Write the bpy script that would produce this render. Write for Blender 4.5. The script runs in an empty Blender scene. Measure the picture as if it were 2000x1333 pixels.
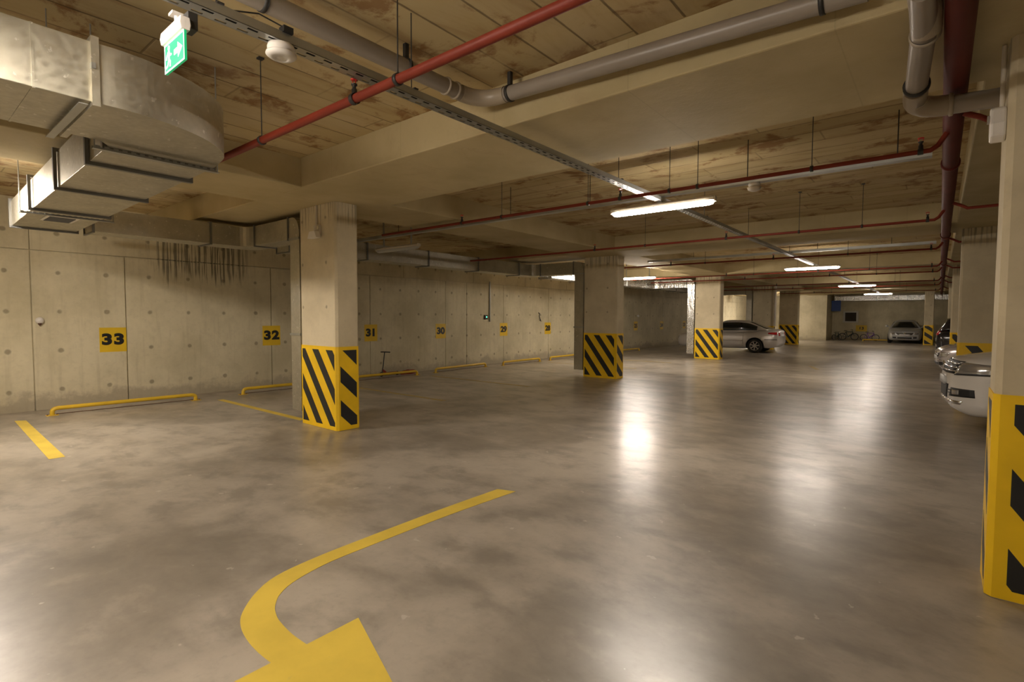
import bpy, bmesh, math, random
import numpy as np
from mathutils import Vector, Matrix
from mathutils.bvhtree import BVHTree
random.seed(7)
S = bpy.context.scene
COL = S.collection
PI = math.pi
# ------------------------------------------------------------------ camera
cam = bpy.data.cameras.new('camera'); camo = bpy.data.objects.new('camera', cam); COL.objects.link(camo)
cam.sensor_width = 36; cam.sensor_fit = 'HORIZONTAL'; cam.lens = 36*1019.26/2000; cam.clip_start = .05; cam.clip_end = 200
yaw, pit, rol = math.radians(39.311), math.radians(2.7068), math.radians(-.2128)
fw = Vector((-math.sin(yaw)*math.cos(pit), math.cos(yaw)*math.cos(pit), -math.sin(pit)))
rt = Vector((math.cos(yaw), math.sin(yaw), 0)); dn = fw.cross(rt)
r2 = rt*math.cos(rol)+dn*math.sin(rol); d2 = -rt*math.sin(rol)+dn*math.cos(rol)
camo.matrix_world = Matrix(((r2.x, -d2.x, -fw.x, 0), (r2.y, -d2.y, -fw.y, 0), (r2.z, -d2.z, -fw.z, 1.6), (0, 0, 0, 1)))
S.camera = camo
# ------------------------------------------------------------------ world and exposure
w = bpy.data.worlds.new('world'); S.world = w; w.use_nodes = True
w.node_tree.nodes['Background'].inputs[0].default_value = (.30, .24, .17, 1)
w.node_tree.nodes['Background'].inputs[1].default_value = 0.0
S.view_settings.view_transform = 'Standard'; S.view_settings.look = 'None'
S.view_settings.gamma = 1; S.view_settings.exposure = 0.36; S.view_settings.use_curve_mapping = False
LAMP_STRENGTH = 95.0
LAMP_COL = (1.0, .88, .76)

# ------------------------------------------------------------------ materials
def nt(name):
    m = bpy.data.materials.new(name); m.use_nodes = True
    n = m.node_tree; b = n.nodes['Principled BSDF']
    return m, n, b
def mat(name, col, rough=.6, metal=0., emit=None, es=0., coat=0., bump=0., bscale=40., var=0., vscale=3., spec=.5):
    m, n, b = nt(name)
    b.inputs['Base Color'].default_value = (*col, 1); b.inputs['Roughness'].default_value = rough
    b.inputs['Metallic'].default_value = metal; b.inputs['Coat Weight'].default_value = coat
    b.inputs['Specular IOR Level'].default_value = spec
    if emit: b.inputs['Emission Color'].default_value = (*emit, 1); b.inputs['Emission Strength'].default_value = es
    tc = n.nodes.new('ShaderNodeTexCoord')
    if var > 0:
        t = n.nodes.new('ShaderNodeTexNoise'); t.inputs['Scale'].default_value = vscale; t.inputs['Detail'].default_value = 6
        n.links.new(tc.outputs['Object'], t.inputs['Vector'])
        r = n.nodes.new('ShaderNodeMapRange'); r.inputs[1].default_value = .3; r.inputs[2].default_value = .7
        r.inputs[3].default_value = 1-var; r.inputs[4].default_value = 1+var
        n.links.new(t.outputs[0], r.inputs[0])
        x = n.nodes.new('ShaderNodeMix'); x.data_type = 'RGBA'; x.blend_type = 'MULTIPLY'; x.inputs[0].default_value = 1
        x.inputs[6].default_value = (*col, 1)
        n.links.new(r.outputs[0], x.inputs[7]); n.links.new(x.outputs[2], b.inputs['Base Color'])
    if bump > 0:
        t = n.nodes.new('ShaderNodeTexNoise'); t.inputs['Scale'].default_value = bscale; t.inputs['Detail'].default_value = 4
        n.links.new(tc.outputs['Object'], t.inputs['Vector'])
        u = n.nodes.new('ShaderNodeBump'); u.inputs['Strength'].default_value = bump; u.inputs['Distance'].default_value = .01
        n.links.new(t.outputs[0], u.inputs['Height']); n.links.new(u.outputs[0], b.inputs['Normal'])
    return m
class G:
    """little node-graph helper"""
    def __init__(s, n): s.n = n
    def new(s, t, **k):
        x = s.n.nodes.new(t)
        for a, v in k.items(): setattr(x, a, v)
        return x
    def put(s, sock, v):
        if hasattr(v, 'is_linked') or hasattr(v, 'links'): s.n.links.new(v, sock)
        else: sock.default_value = v
    def m(s, op, a, b=0., c=0.):
        x = s.new('ShaderNodeMath', operation=op); s.put(x.inputs[0], a); s.put(x.inputs[1], b); s.put(x.inputs[2], c); return x.outputs[0]
    def noise(s, vec, scale, detail=5, rough=.55, dist=0.):
        x = s.new('ShaderNodeTexNoise'); s.n.links.new(vec, x.inputs['Vector']); x.inputs['Scale'].default_value = scale
        x.inputs['Detail'].default_value = detail; x.inputs['Roughness'].default_value = rough; x.inputs['Distortion'].default_value = dist
        return x.outputs[0]
    def scale(s, vec, v):
        x = s.new('ShaderNodeVectorMath', operation='MULTIPLY'); s.n.links.new(vec, x.inputs[0]); x.inputs[1].default_value = v; return x.outputs[0]
    def ramp(s, v, a, b, lo=0., hi=1.):
        x = s.new('ShaderNodeMapRange', interpolation_type='SMOOTHSTEP'); s.put(x.inputs[0], v)
        for i, q in enumerate((a, b, lo, hi)): x.inputs[i+1].default_value = q
        return x.outputs[0]
    def mix(s, f, a, b, mode='MIX'):
        x = s.new('ShaderNodeMix', data_type='RGBA', blend_type=mode); s.put(x.inputs[0], f)
        s.put(x.inputs[6], (*a, 1) if isinstance(a, tuple) else a); s.put(x.inputs[7], (*b, 1) if isinstance(b, tuple) else b)
        return x.outputs[2]
    def bump(s, h, st, d=.01):
        x = s.new('ShaderNodeBump'); s.put(x.inputs['Height'], h); x.inputs['Strength'].default_value = st; x.inputs['Distance'].default_value = d
        return x.outputs[0]
def pos(g):
    ge = g.new('ShaderNodeNewGeometry'); sp = g.new('ShaderNodeSeparateXYZ'); g.n.links.new(ge.outputs['Position'], sp.inputs[0])
    return ge.outputs['Position'], sp.outputs[0], sp.outputs[1], sp.outputs[2]
def grid_hole(g, a, b, a0, b0, pitch, r):
    fa = g.m('SUBTRACT', g.m('FRACT', g.m('ADD', g.m('DIVIDE', g.m('SUBTRACT', a, a0), pitch), .5)), .5)
    fb = g.m('SUBTRACT', g.m('FRACT', g.m('ADD', g.m('DIVIDE', g.m('SUBTRACT', b, b0), pitch), .5)), .5)
    d = g.m('MULTIPLY', g.m('SQRT', g.m('ADD', g.m('MULTIPLY', fa, fa), g.m('MULTIPLY', fb, fb))), pitch)
    return d
def wall_mat():
    m, n, b = nt('cast concrete wall'); g = G(n); P, x, y, z = pos(g)
    big = g.noise(P, 1.1, 6, .6); fine = g.noise(P, 14, 5, .6); st = g.noise(g.scale(P, (6, 6, .5)), 2.0, 4)
    c = g.mix(g.ramp(big, .3, .7), (.56, .50, .33), (.72, .65, .455))
    c = g.mix(g.m('MULTIPLY', g.ramp(st, .5, .75), .22), c, (.36, .30, .18))
    c = g.mix(g.m('MULTIPLY', g.ramp(fine, .45, .8), .22), c, (.40, .35, .24))
    # form tie holes, patched, 0.66 m apart
    wob = g.m('MULTIPLY', g.m('SUBTRACT', g.noise(P, 7, 3), .5), .05)
    d = g.m('ADD', grid_hole(g, y, z, .02, .33, .66, 1), wob)
    c = g.mix(g.m('MULTIPLY', g.ramp(d, .05, .02), .62), c, (.20, .16, .10))
    # damp scale near the ground
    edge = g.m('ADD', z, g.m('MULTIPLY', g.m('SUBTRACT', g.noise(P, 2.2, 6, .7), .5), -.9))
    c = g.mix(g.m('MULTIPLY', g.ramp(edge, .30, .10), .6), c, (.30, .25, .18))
    # dark water runs below the duct
    run = g.noise(g.scale(P, (1, 11, .35)), 2.6, 3, .6)
    msk = g.m('MULTIPLY', g.m('MULTIPLY', g.ramp(y, 3.2, 3.6), g.ramp(y, 5.3, 4.9)), g.ramp(g.m('ADD', z, g.m('MULTIPLY', g.noise(g.scale(P, (1, 9, 0)), 1.6, 2), -1.1)), 1.72, 1.95))
    c = g.mix(g.m('MULTIPLY', g.m('MULTIPLY', g.ramp(run, .47, .56), msk), .75), c, (.10, .085, .06))
    n.links.new(c, b.inputs['Base Color']); b.inputs['Roughness'].default_value = .8; b.inputs['Specular IOR Level'].default_value = .25
    n.links.new(g.bump(g.m('ADD', fine, g.m('MULTIPLY', g.ramp(d, .03, .018), -1.5)), .25), b.inputs['Normal'])
    return m
def slab_mat():
    m, n, b = nt('board marked concrete soffit'); g = G(n); P, x, y, z = pos(g)
    near = g.ramp(y, 3.32, 3.34, 1., 0.)
    # board coordinate: x in the nearest bay, y in the others
    cc = g.m('ADD', g.m('MULTIPLY', x, near), g.m('MULTIPLY', y, g.m('SUBTRACT', 1., near)))
    al = g.m('ADD', g.m('MULTIPLY', y, near), g.m('MULTIPLY', x, g.m('SUBTRACT', 1., near)))
    k = g.m('ADD', g.m('DIVIDE', cc, .325), 50.03)
    fl = g.m('FLOOR', k); fr = g.m('FRACT', k)
    ed = g.m('MINIMUM', fr, g.m('SUBTRACT', 1., fr))
    a2 = g.m('ADD', g.m('DIVIDE', al, 1.9), g.m('MULTIPLY', fl, .37)); fa = g.m('FRACT', a2); ea = g.m('MULTIPLY', g.m('MINIMUM', fa, g.m('SUBTRACT', 1., fa)), 5.8)
    wn = g.new('ShaderNodeTexWhiteNoise', noise_dimensions='2D'); cb = g.new('ShaderNodeCombineXYZ')
    n.links.new(fl, cb.inputs[0]); n.links.new(g.m('FLOOR', a2), cb.inputs[1]); n.links.new(cb.outputs[0], wn.inputs['Vector'])
    cv = g.new('ShaderNodeCombineXYZ'); n.links.new(g.m('MULTIPLY', cc, 2.4), cv.inputs[0]); n.links.new(g.m('MULTIPLY', al, .55), cv.inputs[1]); n.links.new(fl, cv.inputs[2])
    grain = g.noise(cv.outputs[0], 1.7, 6, .62, .6); big = g.noise(P, .7, 5, .6); stn = g.noise(P, 1.9, 7, .68, .3)
    c = g.mix(wn.outputs[0], (.50, .395, .20), (.58, .46, .25))
    c = g.mix(g.m('MULTIPLY', g.ramp(grain, .46, .70), .55), c, (.33, .205, .085))
    c = g.mix(g.m('MULTIPLY', g.ramp(stn, .52, .62), .8), c, (.24, .115, .038))
    c = g.mix(g.m('MULTIPLY', g.ramp(big, .5, .72), .30), c, (.60, .52, .38))
    jn = g.m('ADD', ed, g.m('MULTIPLY', g.m('SUBTRACT', g.noise(P, 9, 3), .5), .03))
    line = g.m('MAXIMUM', g.m('MULTIPLY', g.ramp(jn, .035, .012), .7), g.m('MULTIPLY', g.ramp(ea, .035, .012), .4))
    line = g.m('MULTIPLY', line, g.ramp(g.noise(P, 1.3, 3), .36, .52, .35, 1.))
    c = g.mix(line, c, (.10, .065, .035))
    n.links.new(c, b.inputs['Base Color']); b.inputs['Roughness'].default_value = .85; b.inputs['Specular IOR Level'].default_value = .2
    n.links.new(g.bump(g.m('SUBTRACT', g.m('MULTIPLY', wn.outputs[0], .6), line), .5), b.inputs['Normal'])
    return m
def beam_mat():
    m, n, b = nt('smooth cast concrete'); g = G(n); P, x, y, z = pos(g)
    big = g.noise(P, 1.0, 6, .62); fine = g.noise(P, 16, 5); st = g.noise(P, 2.6, 7, .7, .5)
    c = g.mix(g.ramp(big, .3, .7), (.445, .365, .195), (.56, .465, .265))
    c = g.mix(g.m('MULTIPLY', g.ramp(st, .55, .72), .35), c, (.40, .29, .17))
    c = g.mix(g.m('MULTIPLY', g.ramp(fine, .5, .8), .15), c, (.33, .28, .19))
    k = g.m('FRACT', g.m('ADD', g.m('DIVIDE', x, 1.22), .4)); e = g.m('MINIMUM', k, g.m('SUBTRACT', 1., k))
    c = g.mix(g.m('MULTIPLY', g.ramp(e, .005, .002), .16), c, (.2, .16, .1))
    n.links.new(c, b.inputs['Base Color']); b.inputs['Roughness'].default_value = .8; b.inputs['Specular IOR Level'].default_value = .25
    n.links.new(g.bump(g.m('ADD', fine, st), .25), b.inputs['Normal'])
    return m
def column_mat():
    m, n, b = nt('pale column concrete'); g = G(n); P, x, y, z = pos(g)
    big = g.noise(P, 1.6, 6, .6); fine = g.noise(P, 20, 5)
    c = g.mix(g.ramp(big, .3, .7), (.58, .50, .335), (.71, .62, .43))
    c = g.mix(g.m('MULTIPLY', g.ramp(fine, .5, .8), .2), c, (.42, .37, .27))
    d = g.m('ADD', grid_hole(g, x, z, -6.62, 1.72, .62, 1), g.m('MULTIPLY', g.m('SUBTRACT', g.noise(P, 12, 3), .5), .03))
    c = g.mix(g.m('MULTIPLY', g.ramp(d, .032, .014), .55), c, (.17, .13, .08))
    run = g.noise(g.scale(P, (10, 14, .4)), 2.5, 3, .6)
    c = g.mix(g.m('MULTIPLY', g.m('MULTIPLY', g.ramp(run, .50, .60), g.ramp(z, 2.75, 3.05)), .55), c, (.13, .11, .08))
    n.links.new(c, b.inputs['Base Color']); b.inputs['Roughness'].default_value = .75; b.inputs['Specular IOR Level'].default_value = .3
    n.links.new(g.bump(fine, .2), b.inputs['Normal'])
    return m
def floor_mat():
    m, n, b = nt('trowelled concrete floor'); g = G(n); P0, x, y, z = pos(g)
    ov = g.new('ShaderNodeVectorMath', operation='ADD'); n.links.new(P0, ov.inputs[0]); ov.inputs[1].default_value = (3.6, 9.4, 0); P = ov.outputs[0]
    big = g.noise(P, .55, 6, .62, .4); mid = g.noise(g.scale(P, (1.0, 1.4, 1)), 1.9, 6, .62, .15); fine = g.noise(P, 22, 5, .65); sp = g.noise(P, 8.5, 3, .5)
    c = g.mix(g.ramp(big, .36, .64), (.29, .255, .205), (.50, .445, .365))
    c = g.mix(g.m('MULTIPLY', g.ramp(mid, .45, .68), .6), c, (.20, .175, .14))
    c = g.mix(g.m('MULTIPLY', g.ramp(mid, .48, .30), .4), c, (.54, .48, .39))
    c = g.mix(g.m('MULTIPLY', g.ramp(fine, .5, .8), .25), c, (.17, .145, .115))
    c = g.mix(g.m('MULTIPLY', g.ramp(sp, .70, .73), .55), c, (.66, .62, .54))
    # dirt against the left wall
    c = g.mix(g.m('MULTIPLY', g.ramp(g.m('ADD', x, g.m('MULTIPLY', mid, -.7)), -11.5, -11.95), .6), c, (.24, .19, .13))
    n.links.new(c, b.inputs['Base Color'])
    r = g.m('ADD', g.ramp(big, .3, .7, .31, .38), g.m('MULTIPLY', g.ramp(mid, .35, .65), .04)); b.inputs['Coat Weight'].default_value = .30; b.inputs['Coat Roughness'].default_value = .22; n.links.new(r, b.inputs['Roughness'])
    b.inputs['Specular IOR Level'].default_value = .85
    n.links.new(g.bump(g.m('ADD', g.m('MULTIPLY', fine, .3), g.m('MULTIPLY', mid, .6)), .06), b.inputs['Normal'])
    return m
def paint_mat(name, col, worn=.35, under=(.33, .29, .23)):
    m, n, b = nt(name); g = G(n); P, x, y, z = pos(g)
    a = g.noise(P, 9, 8, .75, .4); f = g.noise(P, 45, 5, .7)
    c = g.mix(g.ramp(g.noise(P, 3, 4), .3, .7), tuple(v*.85 for v in col), col)
    c = g.mix(g.m('MULTIPLY', g.ramp(g.m('ADD', g.m('MULTIPLY', a, .6), g.m('MULTIPLY', f, .4)), .64-worn*.3, .72-worn*.3), worn*1.5), c, under)
    n.links.new(c, b.inputs['Base Color']); b.inputs['Roughness'].default_value = .5
    return m
def metal_duct(name, col=(.54, .51, .41), rough=.33, crink=0.):
    m, n, b = nt(name); g = G(n); P, x, y, z = pos(g)
    v = g.new('ShaderNodeTexVoronoi'); n.links.new(P, v.inputs['Vector']); v.inputs['Scale'].default_value = 28
    sp = g.noise(P, 3.3, 6, .7); bl = g.noise(P, 17, 4, .6)
    c = g.mix(g.m('MULTIPLY', g.ramp(sp, .3, .7), .5), col, tuple(q*.62 for q in col))
    c = g.mix(g.m('MULTIPLY', g.ramp(bl, .655, .68), .75), c, (.75, .73, .66))
    n.links.new(c, b.inputs['Base Color']); b.inputs['Metallic'].default_value = .88
    n.links.new(g.m('ADD', rough, g.m('MULTIPLY', v.outputs[0], .25)), b.inputs['Roughness'])
    if crink: n.links.new(g.bump(g.noise(g.scale(P, (3, 3, .6)), 4, 3), crink, .03), b.inputs['Normal'])
    return m
M = dict(
    wall=wall_mat(), slab=slab_mat(), beam=beam_mat(), column=column_mat(), floor=floor_mat(),
    lane=paint_mat('yellow floor paint', (.82, .60, .085), .14), lane_old=paint_mat('worn yellow floor paint', (.55, .40, .09), .55, (.30, .26, .20)),
    hy=mat('hazard yellow paint', (.93, .59, .008), .42, var=.10, bump=.05), hk=mat('hazard black paint', (.018, .018, .017), .45, var=.2),
    stop=mat('yellow tube paint', (.72, .47, .03), .4, var=.12), rust=mat('rusty bolt', (.12, .06, .035), .8),
    sign=mat('yellow sign sheet', (.80, .53, .02), .5, var=.06), ink=mat('black lettering', (.012, .012, .012), .5),
    duct=metal_duct('galvanised duct sheet'), foil=metal_duct('bright foil duct', (.80, .79, .76), .16, .9), flange=mat('grey duct flange', (.20, .20, .19), .45, .7),
    zinc=mat('zinc plated channel', (.42, .43, .41), .38, .85, var=.15), dark=mat('dark steel', (.05, .048, .045), .5, .5),
    redpipe=mat('red fire pipe paint', (.21, .030, .014), .55, var=.12, spec=.3), redmain=mat('dark red main pipe', (.11, .016, .010), .6, var=.15, spec=.25),
    pvc=mat('grey plastic drain pipe', (.30, .26, .215), .34, var=.06), pvcb=mat('beige plastic elbow', (.36, .30, .22), .38), rubber=mat('black rubber', (.015, .015, .015), .6),
    chrome=mat('chrome', (.75, .75, .75), .12, 1.), white=mat('white plastic', (.78, .74, .68), .4), cream=mat('cream plastic', (.66, .60, .50), .4),
    lamp_boosted=mat('boosted lit diffuser', (.9, .9, .9), .4, emit=LAMP_COL, es=LAMP_STRENGTH*2.6), lamp_on=mat('lit lamp diffuser', (.9, .9, .9), .4, emit=LAMP_COL, es=LAMP_STRENGTH), lamp_off=mat('unlit lamp diffuser', (.50, .50, .47), .35),  # first one: ordinary diffuser with emission raised to brighten the surfaces around it
    green=mat('lit green exit face', (.01, .30, .11), .4, emit=(.004, .36, .12), es=.6), greenw=mat('lit white exit face', (.8, .9, .85), .4, emit=(.72, .95, .80), es=.85),
    greendot=mat('small green light', (.1, .8, .5), .4, emit=(.1, 1., .5), es=2.5), redcap=mat('red sprinkler cap', (.55, .03, .02), .4),
    silver=mat('silver car paint', (.72, .68, .64), .3, .3, coat=.6), silver2=mat('cool silver car paint', (.62, .64, .66), .3, .35, coat=.6), whitep=mat('white car paint', (.80, .77, .72), .25, 0., coat=.8),
    pinkp=mat('pale silver car paint', (.60, .56, .56), .25, .5, coat=.8), blackp=mat('black car paint', (.02, .018, .022), .18, .2, coat=1.),
    glass=mat('tinted car glass', (.012, .018, .018), .06, 0., coat=1.), lens=mat('headlamp lens', (.55, .55, .55), .12, .7, coat=1.), redlens=mat('red tail lamp lens', (.50, .01, .015), .15, coat=1.),
    plastic=mat('black bumper plastic', (.022, .022, .022), .5), tyre=mat('tyre rubber', (.02, .02, .02), .75), alloy=mat('alloy wheel', (.60, .57, .53), .35, .35),
    plate=mat('number plate', (.72, .72, .70), .4), purple=mat('purple bicycle paint', (.22, .08, .42), .4), greyblue=mat('dark teal bicycle paint', (.05, .08, .08), .4),
    bluep=mat('blue board', (.04, .09, .30), .5), frame=mat('pale window frame', (.60, .58, .52), .5), darkpane=mat('dark window pane', (.02, .014, .014), .1), redscoot=mat('dark red scooter paint', (.25, .03, .02), .5),
)
# ------------------------------------------------------------------ mesh builder
class MB:
    def __init__(s): s.v = []; s.f = []; s.mi = []; s.sm = []
    def add(s, vs, fs, mi=0, smooth=False):
        o = len(s.v); s.v += [tuple(p) for p in vs]
        for f in fs: s.f.append([i+o for i in f]); s.mi.append(mi); s.sm.append(smooth)
        return s
    def box(s, x0, x1, y0, y1, z0, z1, mi=0):
        vs = [(x, y, z) for z in (z0, z1) for y in (y0, y1) for x in (x0, x1)]
        return s.add(vs, [(0, 2, 3, 1), (4, 5, 7, 6), (0, 1, 5, 4), (2, 6, 7, 3), (0, 4, 6, 2), (1, 3, 7, 5)], mi)
    def bar(s, a, b, wd, hg, mi=0, up=(0, 0, 1)):
        a, b = Vector(a), Vector(b); d = (b-a).normalized(); u = Vector(up)
        if abs(d.dot(u)) > .98: u = Vector((1, 0, 0))
        r = d.cross(u).normalized(); u = r.cross(d).normalized()
        vs = [p+r*sx*wd/2+u*sz*hg/2 for p in (a, b) for sx, sz in ((-1, -1), (1, -1), (1, 1), (-1, 1))]
        return s.add(vs, [(0, 1, 2, 3), (7, 6, 5, 4), (0, 4, 5, 1), (1, 5, 6, 2), (2, 6, 7, 3), (3, 7, 4, 0)], mi)
    def tube(s, pts, r, n=12, mi=0, cap=True):
        pts = [Vector(p) for p in pts]; rr = r if isinstance(r, (list, tuple)) else [r]*len(pts)
        T = []
        for i in range(len(pts)):
            a = pts[i]-pts[i-1] if i else None; b = pts[i+1]-pts[i] if i < len(pts)-1 else None
            t = (a.normalized()+b.normalized()) if a is not None and b is not None and a.length > 1e-9 and b.length > 1e-9 else (a if b is None or b.length < 1e-9 else b)
            T.append(t.normalized())
        u = Vector((0, 0, 1)) if abs(T[0].z) < .9 else Vector((1, 0, 0))
        rings = []
        for i, p in enumerate(pts):
            u = (u-T[i]*u.dot(T[i])).normalized(); v = T[i].cross(u)
            k = 1.
            if 0 < i < len(pts)-1:
                c = T[i].dot((pts[i+1]-pts[i]).normalized()); k = 1/max(c, .6)
            rings.append([p+(u*math.cos(2*PI*j/n)+v*math.sin(2*PI*j/n))*rr[i] for j in range(n)])
        vs = [q for rg in rings for q in rg]
        fs = [(i*n+j, i*n+(j+1) % n, (i+1)*n+(j+1) % n, (i+1)*n+j) for i in range(len(pts)-1) for j in range(n)]
        s.add(vs, fs, mi, True)
        if cap:
            s.add(rings[0], [list(range(n))[::-1]], mi); s.add(rings[-1], [list(range(n))], mi)
        return s
    def lathe(s, prof, o=(0, 0, 0), ax=(0, 0, 1), n=24, mi=0, smooth=True):
        ax = Vector(ax).normalized(); u = ax.orthogonal().normalized(); v = ax.cross(u); o = Vector(o)
        vs = [o+ax*h+(u*math.cos(2*PI*j/n)+v*math.sin(2*PI*j/n))*max(r, 1e-4) for r, h in prof for j in range(n)]
        fs = [(i*n+j, i*n+(j+1) % n, (i+1)*n+(j+1) % n, (i+1)*n+j) for i in range(len(prof)-1) for j in range(n)]
        return s.add(vs, fs, mi, smooth)
    def prism(s, poly, h, o=(0, 0, 0), ux=(1, 0, 0), uy=(0, 1, 0), mi=0):
        o = Vector(o); ux = Vector(ux); uy = Vector(uy); nz = ux.cross(uy).normalized(); n = len(poly)
        a = [o+ux*p[0]+uy*p[1] for p in poly]; b = [p+nz*h for p in a]
        s.add(a+b, [list(range(n))[::-1], [i+n for i in range(n)]]+[(i, (i+1) % n, (i+1) % n+n, i+n) for i in range(n)], mi)
        return s
    def build(s, name, mats, parent=None, bevel=0.):
        me = bpy.data.meshes.new(name); me.from_pydata(s.v, [], s.f)
        mats = mats if isinstance(mats, (list, tuple)) else [mats]
        for m in mats: me.materials.append(M[m] if isinstance(m, str) else m)
        for p, i, q in zip(me.polygons, s.mi, s.sm): p.material_index = i; p.use_smooth = q
        me.update()
        bm = bmesh.new(); bm.from_mesh(me); bmesh.ops.recalc_face_normals(bm, faces=bm.faces); bm.to_mesh(me); bm.free()
        o = bpy.data.objects.new(name, me); COL.objects.link(o)
        if parent: o.parent = parent
        if bevel:
            b = o.modifiers.new('bevel', 'BEVEL'); b.width = bevel; b.segments = 2; b.limit_method = 'ANGLE'
        return o
def tag(o, label=None, cat=None, group=None, kind=None):
    if label: o['label'] = label
    if cat: o['category'] = cat
    if group: o['group'] = group
    if kind: o['kind'] = kind
    return o
def empty(name, loc=(0, 0, 0), rz=0., **k):
    o = bpy.data.objects.new(name, None); COL.objects.link(o); o.location = loc; o.rotation_euler = (0, 0, rz); o.empty_display_size = .2
    return tag(o, **k)
KIDS = {}
def copy_tree(o, parent=None):
    c = o.copy(); COL.objects.link(c); c.parent = parent
    for ch in [q for q in bpy.data.objects if q.parent == o]: copy_tree(ch, c)
    return c
def bez(p0, p1, p2, n=8):
    p0, p1, p2 = Vector(p0), Vector(p1), Vector(p2)
    return [p0*(1-t)**2+p1*2*t*(1-t)+p2*t*t for t in [i/n for i in range(n+1)]]
def text_mesh(body, size, name, mats, parent, M4, bold=.02, ext=.002, sx=1., space=1.):
    cu = bpy.data.curves.new('t', 'FONT'); cu.body = body; cu.size = size; cu.extrude = ext; cu.offset = bold*size; cu.align_x = 'CENTER'; cu.align_y = 'CENTER'; cu.space_character = space
    t = bpy.data.objects.new('t', cu); COL.objects.link(t); bpy.context.view_layer.update()
    me = bpy.data.meshes.new_from_object(t.evaluated_get(bpy.context.evaluated_depsgraph_get()))
    bpy.data.objects.remove(t); bpy.data.curves.remove(cu)
    me.transform(M4 @ Matrix.Diagonal((sx, 1, 1, 1))); me.materials.clear(); me.materials.append(M[mats])
    o = bpy.data.objects.new(name, me); COL.objects.link(o); o.parent = parent
    return o
# ================================================================== THE SETTING
SL, SO = 3.50, 3.15           # slab and beam soffit heights
WX = -11.6
fl = MB().box(-12.2, 7.6, -9.5, 45.2, -.2, 0).build('floor', 'floor'); tag(fl, kind='structure')
ce = MB().box(-12.2, 7.6, -9.5, 45.2, SL, SL+.3).build('ceiling', 'slab'); tag(ce, kind='structure')
for y0, y1 in ((-4.5, -3.17), (3.33, 4.66), (11.2, 12.53), (19.35, 20.68), (27.35, 28.7), (33.6, 34.9), (39.6, 40.9)):
    MB().box(-11.6, 7.2, y0, y1, SO, SL+.02).build('beam', 'beam', ce, .012)
for x0, x1 in ((-7.24, -6.03), (.17, 1.37)):
    MB().box(x0, x1, -9.4, 44.6, SO+.003, SL+.015).build('beam', 'beam', ce, .012)
# left wall: cast panels with real open joints between them
b = MB(); b.box(WX-.3, WX-.03, -9.4, 44.8, 0, SL)
ys = [-9.4, -6.3, -3.7, -1.0, 1.65, 2.94, 5.64, 8.27, 10.98, 11.9, 13.7, 16.36]; y = 19.0
while y < 44: ys.append(y); y += 2.66
ys.append(44.8)
for a, c in zip(ys[:-1], ys[1:]): b.box(WX-.04, WX, a+.008, c-.008, 0, 2.655)
yu = [-9.4, -3.7, 1.65, 4.21, 6.7, 9.4, 12.2, 14.9, 17.6]; y = 20.3
while y < 44: yu.append(y); y += 2.7
yu.append(44.8)
for a, c in zip(yu[:-1], yu[1:]): b.box(WX-.04, WX, a+.006, c-.006, 2.672, SL)
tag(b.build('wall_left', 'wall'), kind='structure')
tag(MB().box(-11.9, 7.6, 44.5, 44.8, 0, SL).build('wall_far', 'wall'), kind='structure')
tag(MB().box(-7.8, -6.1, 42.0, 44.5, 0, SL).build('wall_inner', 'wall'), kind='structure')
tag(MB().box(7.2, 7.5, -9.4, 44.8, 0, SL).build('wall_right', 'wall'), kind='structure')
tag(MB().box(-11.9, 7.6, -9.5, -9.2, 0, SL).build('wall_near', 'wall'), kind='structure')
# dark framed opening in the far wall
wn = MB(); wy = 44.47
wn.box(-5.42, -5.30, wy-.05, wy+.03, 1.24, 2.06).box(-4.62, -4.50, wy-.05, wy+.03, 1.24, 2.06).box(-5.30, -4.62, wy-.05, wy+.03, 1.24, 1.34).box(-5.30, -4.62, wy-.05, wy+.03, 1.96, 2.06)
wo = wn.build('window_1', 'frame'); tag(wo, kind='structure')
MB().box(-5.31, -4.61, wy-.01, wy+.025, 1.33, 1.97).build('window_pane', 'darkpane', wo)

# ------------------------------------------------------------------ columns with hazard bands
def clip(poly, x0, x1, z0, z1):
    for ax, lim, sg in ((0, x0, 1), (0, x1, -1), (1, z0, 1), (1, z1, -1)):
        out = []
        for i, p in enumerate(poly):
            q = poly[i-1]; a = (p[ax]-lim)*sg; c = (q[ax]-lim)*sg
            if (a >= 0) != (c >= 0):
                t = c/(c-a); out.append((q[0]+(p[0]-q[0])*t, q[1]+(p[1]-q[1])*t))
            if a >= 0: out.append(p)
        poly = out
        if len(poly) < 3: return []
    return poly
def stripes(mb, wdt, h, o, ux, slope, pitch, black, top0, inset, zb=.06):
    """black diagonals, falling to the right, painted inside a yellow border; raised .8 mm as paint"""
    for k in range(-6, 14):
        zt = top0+pitch*k
        p = [(0, zt), (wdt, zt-slope*wdt), (wdt, zt-black-slope*wdt), (0, zt-black)]
        c = clip(p, inset, wdt-inset, zb, h-.05)
        if len(c) > 2: mb.prism(c, .0025, o, ux, (0, 0, 1), 1)
HB = 1.17
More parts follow.
